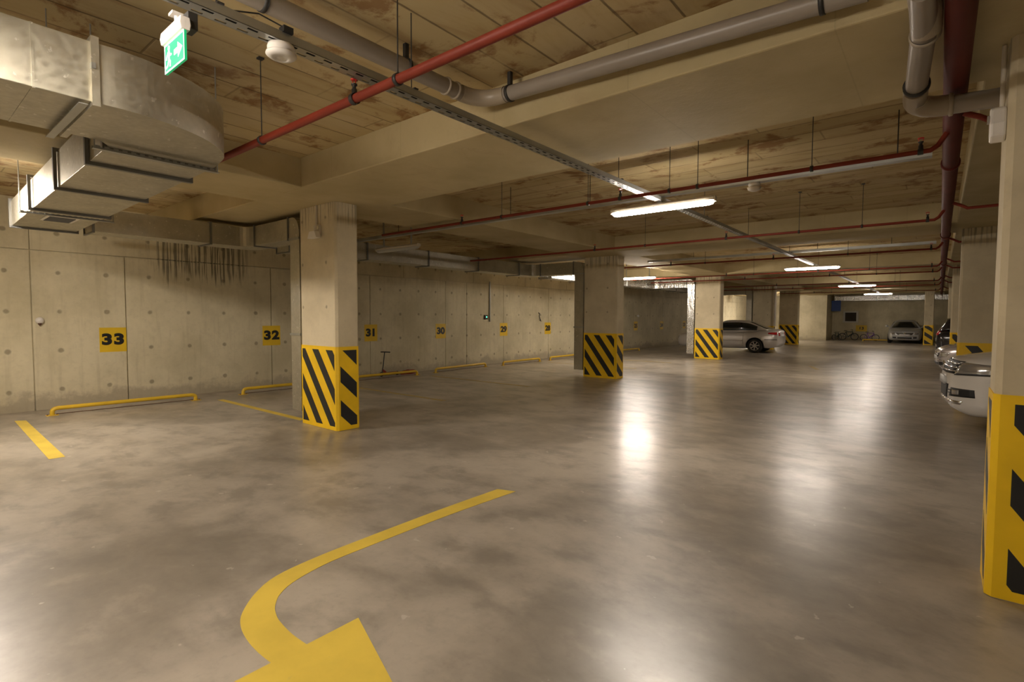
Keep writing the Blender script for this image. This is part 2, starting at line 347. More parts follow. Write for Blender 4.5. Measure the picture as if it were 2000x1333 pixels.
def column(x0, x1, y0, y1, label, ph=.82, inset=.05, left=False, slope=1.32, pitch=.47, black=.22, sph=.95, sslope=.95):
    r = empty('concrete_column', ((x0+x1)/2, (y0+y1)/2, 0), label=label, cat='column', group='columns between the parking bays')
    ox, oy = r.location.x, r.location.y
    c = .03
    P = [(x0+c, y0), (x1-c, y0), (x1, y0+c), (x1, y1-c), (x1-c, y1), (x0+c, y1), (x0, y1-c), (x0, y0+c)]
    P = [(a-ox, b_-oy) for a, b_ in P]
    m = MB(); m.prism(P, SO-.001, (0, 0, 0)); m.build('shaft', 'column', r)
    t = .006; Q = [(a*(1+t/((x1-x0)/2)), b_*(1+t/((y1-y0)/2))) for a, b_ in P]
    hb = MB(); hb.prism(Q, HB-.004, (0, 0, .004))
    W, D = x1-x0, y1-y0; e = t+.0005
    stripes(hb, W, HB, (x0-ox, y0-oy-e+.002, 0), (1, 0, 0), slope, pitch, black, ph, inset)          # face towards -Y
    stripes(hb, D, HB, (x1-ox+e-.002, y0-oy, 0), (0, 1, 0), sslope, pitch, black, sph, inset)          # face towards +X
    stripes(hb, D, HB, (x0-ox-e+.002, y1-oy, 0), (0, -1, 0), sslope, pitch, black, sph, inset)
    stripes(hb, W, HB, (x1-ox, y1-oy+e-.002, 0), (-1, 0, 0), slope, pitch, black, ph, inset)
    hb.build('hazard_band', ['hy', 'hk'], r)
    return r
column(-7.32, -6.38, 4.0, 4.36, 'pale concrete column nearest the camera on the left, yellow and black hazard band, small lamp on its face')
column(-7.33, -6.36, 11.95, 12.36, 'second hazard striped concrete column of the left row, beside a dark vertical duct')
column(-7.33, -6.38, 20.1, 20.5, 'third hazard striped concrete column of the left row, in front of the silver saloon')
column(-7.33, -6.36, 28.1, 28.5, 'dark hazard striped column rising behind the boot of the silver saloon')
column(-7.45, -6.43, 34.3, 34.7, 'farthest striped column of the left row, beside the bright far wall')
column(.255, 1.2, 4.01, 4.40, 'large close concrete column cut by the right picture edge with hazard band', ph=.87, inset=.085, pitch=.455, black=.21)
column(.255, 1.2, 12.0, 12.4, 'hazard striped column standing behind the white car bonnet', ph=1.0, inset=.06)
column(.25, 1.2, 20.1, 20.5, 'narrowly visible striped column behind the pale silver car nose')
column(.25, 1.2, 28.1, 28.5, 'hidden concrete column beside the black car at the right')
column(-.72, -.27, 39.2, 39.6, 'slim far column with hazard band between silver car and black car', inset=.04, slope=.75)

# ------------------------------------------------------------------ floor markings
def marking(name, polys, m, label, group=None):
    b = MB()
    for p in polys: b.prism(p, .0018, (0, 0, .0006))
    o = b.build(name, m); tag(o, label, 'floor marking', group); return o
out = [(-3.115, 3.60), (-3.145, 2.9), (-3.15, 2.13), (-3.14, 1.77), (-3.10, 1.51), (-3.0, 1.34), (-2.85, 1.20), (-2.73, 1.14), (-2.59, 1.11), (-2.45, 1.10), (-2.30, 1.105)]
inn = [(-2.945, 3.66), (-3.0, 2.9), (-3.015, 2.12), (-3.01, 1.81), (-2.96, 1.57), (-2.885, 1.43), (-2.78, 1.345), (-2.70, 1.31), (-2.62, 1.29), (-2.46, 1.275), (-2.30, 1.28)]
def smooth(pts, k=4):
    P_ = [Vector((a, b_, 0)) for a, b_ in pts]; o = []
    for q in range(len(P_)-1):
        a_, b2, c_, d_ = P_[max(q-1, 0)], P_[q], P_[q+1], P_[min(q+2, len(P_)-1)]
        for i in range(k):
            t = i/k; v = .5*((2*b2)+(c_-a_)*t+(2*a_-5*b2+4*c_-d_)*t*t+(3*b2-a_-3*c_+d_)*t**3); o.append((v.x, v.y))
    return o+[pts[-1]]
out, inn = smooth(out), smooth(inn)
m = MB(); N = len(out)
m.add([(x, y, .0022) for x, y in out+inn]+[(x, y, .0003) for x, y in out+inn],
      [(i, i+1, N+i+1, N+i) for i in range(N-1)]+[(i, 2*N+i, 2*N+1+i, i+1) for i in range(N-1)]+[(N+i, N+i+1, 3*N+i+1, 3*N+i) for i in range(N-1)]+[(0, N, 3*N, 2*N), (N-1, 2*N-1, 4*N-1, 3*N-1)])
m.prism([(-2.33, 1.57), (-2.33, .94), (-1.45, 1.255)], .0018, (0, 0, .0007))
tag(m.build('turn_arrow', 'lane'), 'yellow curved turn arrow painted on the floor in the foreground', 'floor marking')
marking('bay_line', [[(-10.71, 1.28), (-7.57, 1.17), (-7.57, 1.31), (-10.62, 1.40)]], 'lane', 'short wide yellow bay line at the left picture edge near wheel stop 33', 'painted bay lines')
marking('bay_line', [[(-10.5, 4.05), (-7.5, 4.06), (-7.5, 4.17), (-10.5, 4.16)]], 'lane', 'yellow bay line running from the wall to the nearest left column', 'painted bay lines')
for y, l in ((6.72, 'worn faint yellow bay line just behind the nearest left column'), (9.35, 'worn faint yellow bay line pointing to the wheel stop under sign 30'), (14.8, 'worn yellow bay line beyond the second left column'), (17.5, 'worn yellow bay line between the second and third left columns')):
    marking('bay_line', [[(-10.5, y), (-7.2, y), (-7.2, y+.11), (-10.5, y+.11)]], 'lane_old', l, 'painted bay lines')
marking('bay_line', [[(-3.32, 19.5), (-3.2, 19.5), (-2.8, 18.3), (-2.92, 18.3)]], 'lane_old', 'short faint yellow mark in the middle of the driveway', 'painted bay lines')

# ------------------------------------------------------------------ wheel stops
def wheel_stop(y0, y1, x=-10.9, skew=0.):
    r = empty('wheel_stop', (x, y0, 0), cat='wheel stop', group='yellow tube wheel stops along the left wall')
    L = y1-y0; h = .11
    pts = [(0, 0, .004), (0, 0, .05)]+bez((0, 0, .05), (0, 0, h), (0, .09, h))[1:]+bez((skew, L-.09, h), (skew, L, h), (skew, L, .05))+[(skew, L, .004)]
    MB().tube(pts, .032, 14).build('rail', 'stop', r)
    for yy, xx in ((0, 0), (L, skew)):
        p = MB().box(xx-.05, xx+.05, yy-.075, yy+.075, .0, .008); p.build('foot_plate', 'stop', r)
        for s in (-1, 1): MB().lathe([(.0, .0), (.012, .0), (.012, .012), (0, .014)], (xx, yy+s*.058, .008), n=8).build('bolt', 'rust', r)
    MB().tube([(0, .05, .018), (skew, L-.05, .018)], .006, 6).build('rod', 'rust', r)
    return r
for a, c, sk, l in ((1.74, 3.78, .08, 'long yellow wheel stop below sign 33'), (4.68, 6.75, .05, 'yellow wheel stop below sign 32, partly behind the nearest column'), (7.15, 9.28, .05, 'yellow wheel stop below sign 31 by the small scooter'),
                    (10.0, 12.2, -.1, 'yellow wheel stop below sign 30'), (12.95, 14.95, .0, 'yellow wheel stop below sign 29'), (15.6, 17.6, 0., 'yellow wheel stop below sign 28'),
                    (20.9, 22.9, 0., 'dim yellow wheel stop in the dark bay beyond the second column')):
    tag(wheel_stop(a, c, -10.86 if a < 5 else -10.97, sk), l)

# ------------------------------------------------------------------ bay number signs
def sign(y, num, z0=.93, z1=1.37, wd=.40, x=WX, label=None, sp=1.0, shift=0.):
    r = empty('bay_sign', (x, y, z0), label=label, cat='sign', group='yellow bay number signs on the left wall')
    MB().box(0, .003, -wd/2, wd/2, 0, z1-z0).build('plate', 'sign', r)
    M4 = Matrix(((0, 0, 1, .004), (1, 0, 0, shift), (0, 1, 0, (z1-z0)*.5), (0, 0, 0, 1)))
    text_mesh(num, .262, 'number', 'ink', r, M4, .055, .001, 1.22, sp)
for y, nmb, l, sp in ((2.735, '33', 'yellow sign with black 33, clearest and nearest on the left wall', 1.12), (5.64, '32', 'yellow sign with black 32 crossed by a wall joint', 1.15), (8.29, '31', 'yellow sign with black 31 just right of the nearest column', 1.0),
                  (10.78, '30', 'yellow sign with black 30 on the shaded wall', 1.0), (13.71, '29', 'yellow sign with black 29 crossed by a wall joint', .95), (16.32, '28', 'yellow sign with black 28 next to the second column duct', .95),
                  (23.8, '25', 'dim yellow number sign left in the dark far bay', 1.), (26.9, '24', 'dim middle number sign in the dark far bay', 1.), (30.1, '23', 'dim number sign right above the saloon nose', 1.)):
    sign(y, nmb, label=l, sp=sp)
# far wall sign
r = empty('bay_sign', (-4.3, 44.5, .62), label='orange yellow number sign on the far wall above the purple bicycle', cat='sign')
MB().box(-.33, .33, -.004, 0, 0, .44).build('plate', 'sign', r)
text_mesh('13', .26, 'number', 'ink', r, Matrix(((1, 0, 0, 0), (0, 0, -1, -.005), (0, 1, 0, .22), (0, 0, 0, 1))), .035, .001, 1.2)

# ------------------------------------------------------------------ lamps
def lamp(x, y, z, on, label, along='x', name='fluorescent_lamp', rod=None):
    r = empty(name, (x, y, z), 0 if along == 'x' else PI/2, label=label, cat='lamp', group='fluorescent batten lamps under the trays')
    L = .64
    h = MB(); prof = [(-.045, .0), (.045, .0), (.052, .028), (.03, .05), (-.03, .05), (-.052, .028)]
    h.prism(prof, 2*L, (-L, 0, 0), (0, 1, 0), (0, 0, 1)); h.build('housing', 'cream', r)
    d = MB(); n = 12; vs = []; rings = [(-L+.01, .35), (-L+.03, .8), (-L+.07, 1.), (L-.07, 1.), (L-.03, .8), (L-.01, .35)]
    for xx, k in rings:
        for i in range(n): a = 2*PI*i/n; vs.append((xx, .048*k*math.cos(a), -.008+.042*k*math.sin(a)))
    d.add(vs, [(i*n+j, i*n+(j+1) % n, (i+1)*n+(j+1) % n, (i+1)*n+j) for i in range(5) for j in range(n)]+[list(range(n)), list(range(60, 72))], 0, True)
    d.build('diffuser', on if isinstance(on, str) else 'lamp_on' if on else 'lamp_off', r)
    for s in (-1, 1):
        MB().box(s*L-.012, s*L+.012, -.03, .03, -.012, .04).build('end_cap', 'cream', r)
        MB().box(s*.42-.012, s*.42+.012, -.012, .012, .045, .062 if not rod else rod-z).build('clip', 'zinc', r)
    return r
LZ = 2.91
lamp(-2.63, 6.0, LZ, True, 'brightest lit lamp nearest the camera, hanging above the driveway')
lamp(-2.66, 15.7, LZ, True, 'second lit lamp along the driveway, seen right of the nearest one')
lamp(-2.66, 25.4, LZ, True, 'third lit lamp along the driveway')
lamp(-2.66, 34.8, LZ, True, 'farthest lit lamp in front of the shiny far duct')
lamp(-2.63, .24, LZ, True, 'lit lamp just outside the left picture edge, above the near floor')
lamp(-2.63, -3.7, LZ, 'lamp_boosted', 'lit lamp behind the viewpoint over the driveway')
lamp(-8.3, .46, 2.94, 'lamp_boosted', 'lit lamp outside the left picture edge over the near wall bays', rod=SL)
lamp(-8.22, 6.5, LZ, False, 'switched off lamp under the dark ceiling right of the nearest column', rod=SL)
lamp(-7.9, 16.3, LZ, 'lamp_boosted', 'lit lamp seen just right of the second column top', rod=SL)
lamp(-9.5, 38.4, LZ, 'lamp_boosted', 'added lit lamp hidden behind the third column, lighting the far left wall', rod=SL)  # unseen lamp put in to brighten the far left wall

# ------------------------------------------------------------------ cable trays
def tray_y(x, y0, y1, z, wd, slot_to, label):
    """perforated channel along Y with open slots in the bottom and the left side"""
    r = empty('cable_tray', (x, y0, z), label=label, cat='cable tray', group='perforated cable trays')
    m = MB(); t = .002; h = .045; y = 0.; L = y1-y0
    Ls = min(L, slot_to-y0)
    m.box(-wd/2, -wd/2+.014, 0, L, 0, t).box(wd/2-.014, wd/2, 0, L, 0, t).box(-.012, .012, 0, L, 0, t)
    m.box(-wd/2, -wd/2+t, 0, L, 0, .012).box(-wd/2, -wd/2+t, 0, L, .028, h).box(wd/2-t, wd/2, 0, L, 0, h)
    while y < Ls:
        m.box(-wd/2+.014, -.012, y, y+.05, 0, t); m.box(.012, wd/2-.014, y+.03, y+.08, 0, t); m.box(-wd/2, -wd/2+t, y, y+.06, .012, .028)
        y += .1
    if L > Ls: m.box(-wd/2+.012, wd/2-.012, Ls, L, 0, t).box(-wd/2, -wd/2+t, Ls, L, .01, .03)
    m.build('channel', 'zinc', r)
    c = MB()
    for k in range(3): c.tube([(-.02+.02*k, i*L/24, .010+.003*math.sin(i*2.1+k)) for i in range(25)], .006, 6)
    c.build('cable', 'rubber', r)
    return r
tr = tray_y(-2.63, -6.5, 40.5, 2.975, .085, 11.0, 'long perforated grey cable tray running down the driveway to the far lamps')
for yy in (-1.2, 1.05, 2.2, 4.95, 7.5, 9.7, 12.9, 16.5, 21.5, 25., 30., 34.2):
    top = SO if any(a < yy < b_ for a, b_ in ((3.33, 4.66), (11.2, 12.53), (19.35, 20.68), (27.35, 28.7), (33.6, 34.9))) else SL
    MB().tube([(0, yy+6.5, .03), (0, yy+6.5, top-2.975)], .0038, 6).box(-.05, .05, yy+6.485, yy+6.515, .044, .052).build('hanger', 'dark', tr)
tx = empty('cable_tray', (-8.95, 6.0, 3.03), label='narrow grey tray running across the driveway behind the nearest lit lamp', cat='cable tray', group='perforated cable trays')
MB().box(0, 8.85, -.045, .045, 0, .003).box(0, 8.85, -.047, -.044, 0, .05).box(0, 8.85, .044, .047, 0, .05).build('channel', 'zinc', tx)
for k in (1.4, 4.0, 5.35, 7.3, 8.6): MB().tube([(k, 0, .003), (k, 0, SL-3.03)], .005, 6).build('hanger', 'dark', tx)
tx2 = empty('cable_tray', (-6.0, 13.0, 3.03), label='shiny thin tray crossing the ceiling just above the second lit lamp', cat='cable tray', group='perforated cable trays')
MB().box(0, 5.9, -.05, .05, 0, .003).box(0, 5.9, -.052, -.049, 0, .05).box(0, 5.9, .049, .052, 0, .05).build('channel', 'zinc', tx2)
for k in (1.2, 3.9, 5.2): MB().tube([(k, 0, .003), (k, 0, SL-3.03)], .005, 6).build('hanger', 'dark', tx2)

# ------------------------------------------------------------------ sprinkler pipes
def sprinkler_pipe(y, x0, x1, z, r_, heads, hangs, label):
    r = empty('sprinkler_pipe', (0, y, z), label=label, cat='pipe', group='red sprinkler pipes across the ceiling')
    top = SO if 3.33 < y < 4.66 or 11.2 < y < 12.53 or 19.35 < y < 20.68 or 27.35 < y < 28.7 or 33.6 < y < 34.9 else SL
    if y < 3: MB().tube([(x0, 0, 0), (x1, 0, 0)], r_, 14).build('pipe', 'redpipe', r)
    else:       # teed off both sides of the main pipe
        MB().tube([(x0, 0, 0), (-.10, 0, 0), (-.055, 0, .03), (.0, 0, .12)], r_, 14).build('pipe', 'redpipe', r)
        MB().tube([(.03, -.34, .165), (.16, -.34, .10), (.22, -.34, .06), (x1, -.34, .06)], r_, 14).build('pipe', 'redpipe', r)
        heads = [q for q in heads if q < -.11]; hangs = [q for q in hangs if q < -.1]
    for hx in heads:
        h = MB(); h.lathe([(r_*1.25, -.018), (r_*1.25, .018)], (hx, 0, 0), (1, 0, 0), 14).lathe([(.016, r_*.8), (.016, r_+.03), (.011, r_+.032), (.011, r_+.05), (.018, r_+.052), (.018, r_+.06)], (hx, 0, 0), n=12)
        s = h.build('sprinkler_head', 'dark', r)
        c = MB()
        c.bar((hx-.012, 0, r_+.06), (hx-.016, 0, r_+.085), .004, .004).bar((hx+.012, 0, r_+.06), (hx+.016, 0, r_+.085), .004, .004).lathe([(0, r_+.083), (.022, r_+.083), (.022, r_+.088), (0, r_+.09)], (hx, 0, 0), n=12)
        c.build('deflector', 'redcap', s)
    for hx in hangs:
        h = MB(); h.lathe([(r_+.001, -.012), (r_+.007, -.012), (r_+.007, .012), (r_+.001, .012)], (hx, 0, 0), (1, 0, 0), 14).tube([(hx, 0, r_), (hx, 0, top-z)], .0038, 6).box(hx-.02, hx+.02, -.02, .02, top-z-.012, top-z)
        h.build('hanger', 'dark', r)
sprinkler_pipe(1.87, -10.4, 7.0, 2.9, .0265, [-2.76, .9], [-3.94, -2.35, -6.9, .5], 'nearest bright red sprinkler pipe slanting across the upper left ceiling')
hsets = [([-5.2, -2.76, -.16, 2.5], [-4.47, -3.17, -2.2, -1.91, -.91, 1.5], 'second red sprinkler pipe, passing in front of the nearest lit lamp'),
         ([-5.25, -2.77, -.17, 2.5], [-4.2, -1.7, -.9, 1.5], 'third red sprinkler pipe, below the edge of the second cross beam'),
         ([-5.25, -2.9, -.17], [-4.4, -1.5], 'fourth red sprinkler pipe, just beyond the second left column'),
         ([-5.2, -2.7, -.2], [-4.4, -1.5], 'fifth red sprinkler pipe, right above the second lit lamp'),
         ([-5.2, -2.7, -.2], [-3.6, -1.5], 'thin red sprinkler pipe in front of the third left column'),
         ([-5.2, -2.7, -.2], [-4.4, -1.3], 'thin distant red sprinkler pipe above the third lit lamp'),
         ([-5.2, -2.7, -.2], [-4.4, -1.3], 'faint distant sprinkler pipe in front of the fourth left column'),
         ([-5.2, -2.7, -.2], [-4.4, -1.3], 'faintest sprinkler pipe, last before the far lamp')]
for (hd, hg, lb), y in zip(hsets, (5.24, 8.95, 12.68, 16.9, 18.9, 23.4, 26.4, 31.6)):
    sprinkler_pipe(y, -8.6 if y > 8 else -7.0, 7.0, 2.9, .019 if y > 5 else .02, hd, hg, lb)
# large red main
r = empty('main_pipe', (.03, -9, 3.065), label='thick dark red main pipe running away along the right of the ceiling', cat='pipe')
MB().tube([(0, 0, 0), (0, 50, 0)], .062, 24).build('pipe', 'redmain', r)
for k in (6.5, 11.6, 15.5, 21., 27., 33.): MB().lathe([(.063, -.04), (.074, -.035), (.074, .035), (.063, .04)], (0, k, 0), (0, 1, 0), 24).build('coupling', 'redmain', r)

# ------------------------------------------------------------------ plastic drain pipes
r = empty('drain_pipe', (-2.95, 1, 3.34), label='grey plastic drain pipe turning at an elbow and following the near cross beam', cat='pipe')
zb = 3.345
MB().tube([(0, -8, -.02), (0, 1.98, 0)], .056, 24).build('pipe', 'pvc', r)
MB().tube(bez((0, 1.95, 0), (0.0, 2.2, 0), (.26, 2.2, 0), 8), .062, 24).build('elbow', 'pvcb', r)
MB().tube([(.24, 2.2, 0), (2.62, 2.2, -.10)], .056, 24).build('pipe', 'pvc', r)
for px_, py_, pz_, ax in ((.30, 2.2, -.002, (1, 0, 0)), (2.42, 2.2, -.09, (1, 0, 0)), (0, .42, 0, (0, 1, 0)), (0, 1.42, 0, (0, 1, 0))):
    k = MB(); k.lathe([(.0565, -.012), (.064, -.012), (.064, .012), (.0565, .012)], (px_, py_, pz_), ax, 24).box(px_-.015, px_+.015, py_-.015, py_+.015, pz_+.06, SL-3.34)
    k.build('clamp', 'dark', r)
for q in (1.80, 1.90): MB().lathe([(.056, -.01), (.066, -.006), (.066, .006), (.056, .01)], (0, q, 0), (0, 1, 0), 24).build('socket_ring', 'pvcb', r)
r = empty('drain_pipe', (-.13, 3.2, 3.0), label='grey plastic drain bend beside the red main, entering the close right column', cat='pipe')
MB().tube([(-.02, -.06, .245), (0.02, -.05, .14), (.03, .02, .08), (.03, .18, .045)], .066, 24).build('elbow', 'pvcb', r)
MB().tube([(.025, -.2, .06), (.02, .2, .04), (-.03, .86, -.035)], .055, 24).build('pipe', 'pvc', r)
MB().tube([(-.026, .80, -.03), (-.034, .93, -.045)]+bez((-.034, .93, -.045), (-.04, 1.10, -.065), (.15, 1.10, -.07), 8), .062, 24).build('elbow', 'pvcb', r)
MB().tube([(.12, 1.10, -.07), (.40, 1.10, -.085)], .056, 24).build('pipe', 'pvc', r)
k = MB(); k.lathe([(.056, -.012), (.067, -.012), (.067, .012), (.056, .012)], (-.022, .76, -.024), (0, 1, -.1), 24); k.build('clamp', 'dark', r)
k = MB(); k.lathe([(.062, -.012), (.069, -.008), (.069, .008), (.062, .012)], (.14, 1.10, -.07), (1, 0, 0), 24); k.build('socket_ring', 'pvcb', r)
k = MB(); k.lathe([(.062, -.01), (.068, -.008), (.068, .008), (.062, .01)], (.025, .22, .038), (0, 1, -.1), 24); k.build('socket_ring', 'pvcb', r)

# ------------------------------------------------------------------ ventilation ducts
def flange_x(m, x, y0, y1, z0, z1, t=.016, o=.022):
    m.box(x-t, x+t, y0-o, y0, z0-o, z1+o).box(x-t, x+t, y1, y1+o, z0-o, z1+o).box(x-t, x+t, y0, y1, z0-o, z0).box(x-t, x+t, y0, y1, z1, z1+o)
def flange_y(m, y, x0, x1, z0, z1, t=.016, o=.022):
    m.box(x0-o, x0, y-t, y+t, z0-o, z1+o).box(x1, x1+o, y-t, y+t, z0-o, z1+o).box(x0, x1, y-t, y+t, z0-o, z0).box(x0, x1, y-t, y+t, z1, z1+o)
ZB, ZT = 2.75, 3.07
r = empty('ventilation_duct', (-3.94, 0, ZB), label='large galvanised duct bending at the upper left and running to the wall', cat='duct')
ox, oy = -3.94, 0
MB().box(-4.32-ox, -3.58-ox, -6, .82, 0, ZT-ZB).build('main_section', 'duct', r, .003)
m = MB(); poly = [(-4.32, .82), (-3.58, .82), (-3.575, .92), (-3.59, 1.05), (-3.63, 1.18), (-3.69, 1.31), (-3.77, 1.43), (-3.87, 1.53), (-3.98, 1.61), (-4.12, 1.67), (-4.42, 1.72), (-4.42, 1.05), (-4.32, .98)]
pp = [Vector((a, b_, 0)) for a, b_ in poly[1:11]]; cv = []
for q in range(len(pp)-1):
    a_, b2, c_, d_ = pp[max(q-1, 0)], pp[q], pp[q+1], pp[min(q+2, len(pp)-1)]
    for t in (0, .25, .5, .75): cv.append(.5*((2*b2)+(c_-a_)*t+(2*a_-5*b2+4*c_-d_)*t*t+(3*b2-a_-3*c_+d_)*t**3))
poly = [poly[0]]+[(v.x, v.y) for v in cv]+poly[10:]
m.prism([(a-ox, b_) for a, b_ in poly], ZT-ZB, (0, 0, 0)); m.build('elbow', 'duct', r)
MB().prism([(-4.42-ox, 1.05), (-4.42-ox, 1.72), (-9.35-ox, 1.82), (-9.35-ox, 1.17)][::-1], ZT-ZB).build('branch_section', 'duct', r, .003)
for yy in (.80, -.62, -2.1, -3.6):
    f = MB(); flange_y(f, yy, -4.32-ox, -3.58-ox, 0, ZT-ZB, .018, .024); f.build('flange', 'duct', r)
for yy in (.30, .55, -.2):
    f = MB(); f.box(-3.58-ox, -3.576-ox, yy-.006, yy+.006, 0, ZT-ZB).box(-4.324-ox, -4.32-ox, yy-.006, yy+.006, 0, ZT-ZB).box(-4.32-ox, -3.58-ox, yy-.006, yy+.006, -.003, 0); f.build('seam', 'duct', r)
for xx, a, c in ((-4.47, 1.05, 1.72), (-4.98, 1.06, 1.735), (-6.2, 1.085, 1.76), (-7.6, 1.11, 1.785), (-9.33, 1.17, 1.82)):
    f = MB(); flange_x(f, xx-ox, a, c, 0, ZT-ZB, .02, .026); f.build('flange', 'flange', r)
for xx, a, c in ((-4.36, .98, 1.70), (-7.68, 1.05, 1.83)):
    f = MB(); f.box(xx-ox-.02, xx-ox+.02, a-.03, c+.03, -.052, -.048).box(xx-ox-.022, xx-ox-.018, a-.03, c+.03, -.052, -.03)
    k = a-.02
    while k < c: f.box(xx-ox+.018, xx-ox+.022, k, k+.028, -.052, -.03); k += .05
    f.tube([(xx-ox, a-.02, -.05), (xx-ox, a-.02, SL-ZB)], .005, 6).tube([(xx-ox, c+.02, -.05), (xx-ox, c+.02, SL-ZB)], .005, 6)
    f.build('support_rail', 'zinc', r)
f = MB()
for sx in (-4.36,): f.tube([(sx-ox, .74, -.03), (sx-ox, .74, SL-ZB)], .004, 6)
f.box(-4.38-ox, -3.54-ox, .72, .76, -.035, -.03).box(-3.60-ox, -3.545-ox, .78, .80, .17, .20); f.build('hanger', 'zinc', r)
g = MB(); g.box(-8.42-ox, -7.98-ox, 1.30, 1.33, -.012, 0).box(-8.42-ox, -7.98-ox, 1.57, 1.60, -.012, 0).box(-8.42-ox, -8.39-ox, 1.33, 1.57, -.012, 0).box(-8.01-ox, -7.98-ox, 1.33, 1.57, -.012, 0)
gr = g.build('grille', 'white', r); k = MB()
for i in range(10): k.bar((-8.385-ox+.038*i, 1.33, -.008), (-8.385-ox+.038*i, 1.57, -.008), .004, .02, 0, (.5, 0, 1))
k.box(-8.39-ox, -8.01-ox, 1.33, 1.57, -.004, -.001, 0); k.build('louvre', 'flange', gr)
# long wall duct with drops beside the columns
def wall_duct(y0, y1, yc, label, shiny=False, xl=-9.5, xr=-9.05, xcol=-7.34):
    """section along the wall, elbow towards the column and vertical drop on the column's left side"""
    mt = 'foil' if shiny else 'duct'
    r = empty('ventilation_duct', (xl, y0, ZB), label=label, cat='duct', group='wall ducts dropping beside the left columns')
    O = (-xl, -y0, 0)
    def bx(m, x0, x1, a, b_, z0, z1): return m.box(x0-xl, x1-xl, a-y0, b_-y0, z0-ZB, z1-ZB)
    bx(MB(), xl, xr, y0, y1, ZB, ZT).build('wall_section', mt, r, .003)
    ya, yb = yc, yc+.34
    m = MB(); P = [(xl, y1), (xr, y1)]+[(p.x, p.y) for p in bez((xr, ya-.18, 0), (xr, ya, 0), (xr+.25, ya, 0), 6)]+[(xr+.25, yb)]+[(p.x, p.y) for p in bez((xl+.3, yb, 0), (xl, yb, 0), (xl, yb-.4, 0), 6)]
    if y1 < ya-.18: m.prism([(a-xl, b_-y0) for a, b_ in P], ZT-ZB); m.build('elbow', mt, r)
    bx(MB(), xr+.25, xcol-.30, ya, yb, ZB, ZT).build('cross_section', mt, r, .003)
    # rounded shoulder and drop
    m = MB(); x0, x1 = xcol-.30, xcol-.03
    sh = [(x0, ZB), (x0, ZT)]+[(p.x, p.z) for p in bez((x0+.05, 0, ZT), (x1, 0, ZT), (x1, 0, ZB+.02), 8)]
    m.prism([(a-xl, z-ZB) for a, z in sh], -(yb-ya), (0, ya-y0, 0), (1, 0, 0), (0, 0, 1)); m.build('shoulder', mt, r)
    bx(MB(), x0, x1, ya, yb, .17, ZB).build('drop_section', mt, r, .003)
    for q in (1.30, ZB-.02):
        bx(MB(), x0-.015, x1+.015, ya-.015, yb+.015, q, q+.035).build('joint', 'zinc' if not shiny else 'foil', r)
    n = max(1, int((y1-y0)/1.35)); 
    for i in range(n+1):
        f = MB(); flange_y(f, y0+(y1-y0)*i/n-y0, 0, xr-xl, 0, ZT-ZB, .014, .02); f.build('flange', 'flange' if not shiny else 'zinc', r)
    for xx in (xr+.27, xcol-.34):
        f = MB(); flange_x(f, xx-xl, ya-y0, yb-y0, 0, ZT-ZB, .012, .018); f.build('flange', 'flange' if not shiny else 'zinc', r)
    # take-off stub with mouth
    return r
wall_duct(1.95, 3.45, 4.02, 'short dull wall duct turning to the nearest left column and dropping beside it')
wall_duct(4.75, 11.35, 11.98, 'long dark wall duct between first and second left columns with dull vertical drop')
wall_duct(12.9, 19.45, 20.12, 'bright foil clad duct dropping beside the third left column', shiny=True)
wall_duct(20.8, 27.45, 28.12, 'dim duct beyond the silver saloon with narrow vertical drop')
# silver duct across the far wall
r = empty('ventilation_duct', (-5.9, 43.6, 2.78), label='shiny crinkled duct running across the top of the far wall', cat='duct')
MB().box(0, 6.6, 0, .45, 0, .34).build('section', 'foil', r, .01)
for k in (0.02, 1.2, 2.5, 3.7, 4.2, 5.4, 6.5):
    f = MB(); flange_x(f, k, 0, .45, 0, .34, .015, .02); f.build('flange', 'zinc', r)

# ================================================================== SMALL CEILING AND WALL DEVICES
r = empty('exit_sign', (-2.70, .9, 2.70), label='lit green and white emergency exit sign hanging from the grey tray at upper left', cat='sign')
MB().box(-.145, .145, -.006, .006, 0, .155).build('face_plate', 'green', r)
g = MB()
def gp(poly): g.add([(x, -.0078, z) for x, z in poly]+[(x, -.0062, z) for x, z in poly], [list(range(len(poly))), [i+len(poly) for i in range(len(poly))][::-1]]+[(i, (i+1) % len(poly), (i+1) % len(poly)+len(poly), i+len(poly)) for i in range(len(poly))])
for q in ((-.145, .145, 0, .008), (-.145, .145, .147, .155), (-.145, -.138, .008, .147), (.138, .145, .008, .147)): gp([(q[0], q[2]), (q[1], q[2]), (q[1], q[3]), (q[0], q[3])])
gp([(-.078+.014*math.cos(a*PI/6), .126+.014*math.sin(a*PI/6)) for a in range(12)])                      # head
gp([(-.096, .108), (-.070, .112), (-.062, .092), (-.040, .088), (-.040, .078), (-.068, .080), (-.070, .066), (-.052, .050), (-.060, .022), (-.072, .024), (-.068, .046), (-.088, .060)])   # body and front leg
gp([(-.088, .062), (-.078, .054), (-.098, .030), (-.122, .022), (-.124, .034), (-.104, .040)]); gp([(-.096, .108), (-.088, .100), (-.108, .084), (-.114, .068), (-.124, .072), (-.114, .092)])
gp([(.0, .064), (.055, .064), (.055, .038), (.120, .078), (.055, .118), (.055, .092), (.0, .092)])       # arrow
g.build('pictogram', 'greenw', r)
MB().prism([(-.022, 0), (.022, 0), (.028, .03), (.022, .068), (-.022, .068), (-.028, .03)], .30, (-.15, 0, .155), (0, 1, 0), (0, 0, 1)).build('lamp_housing', 'white', r, .004)
MB().tube([(.03, 0, .225), (.03, 0, .285)], .012, 10).box(.0, .06, -.03, .03, .262, .276).build('mount', 'white', r)
MB().box(.04, .13, .02, .07, .18, .27).build('junction_box', 'dark', r, .005)
r.scale = (.82, .82, .82); r.location = (-2.70, .9, 2.715)
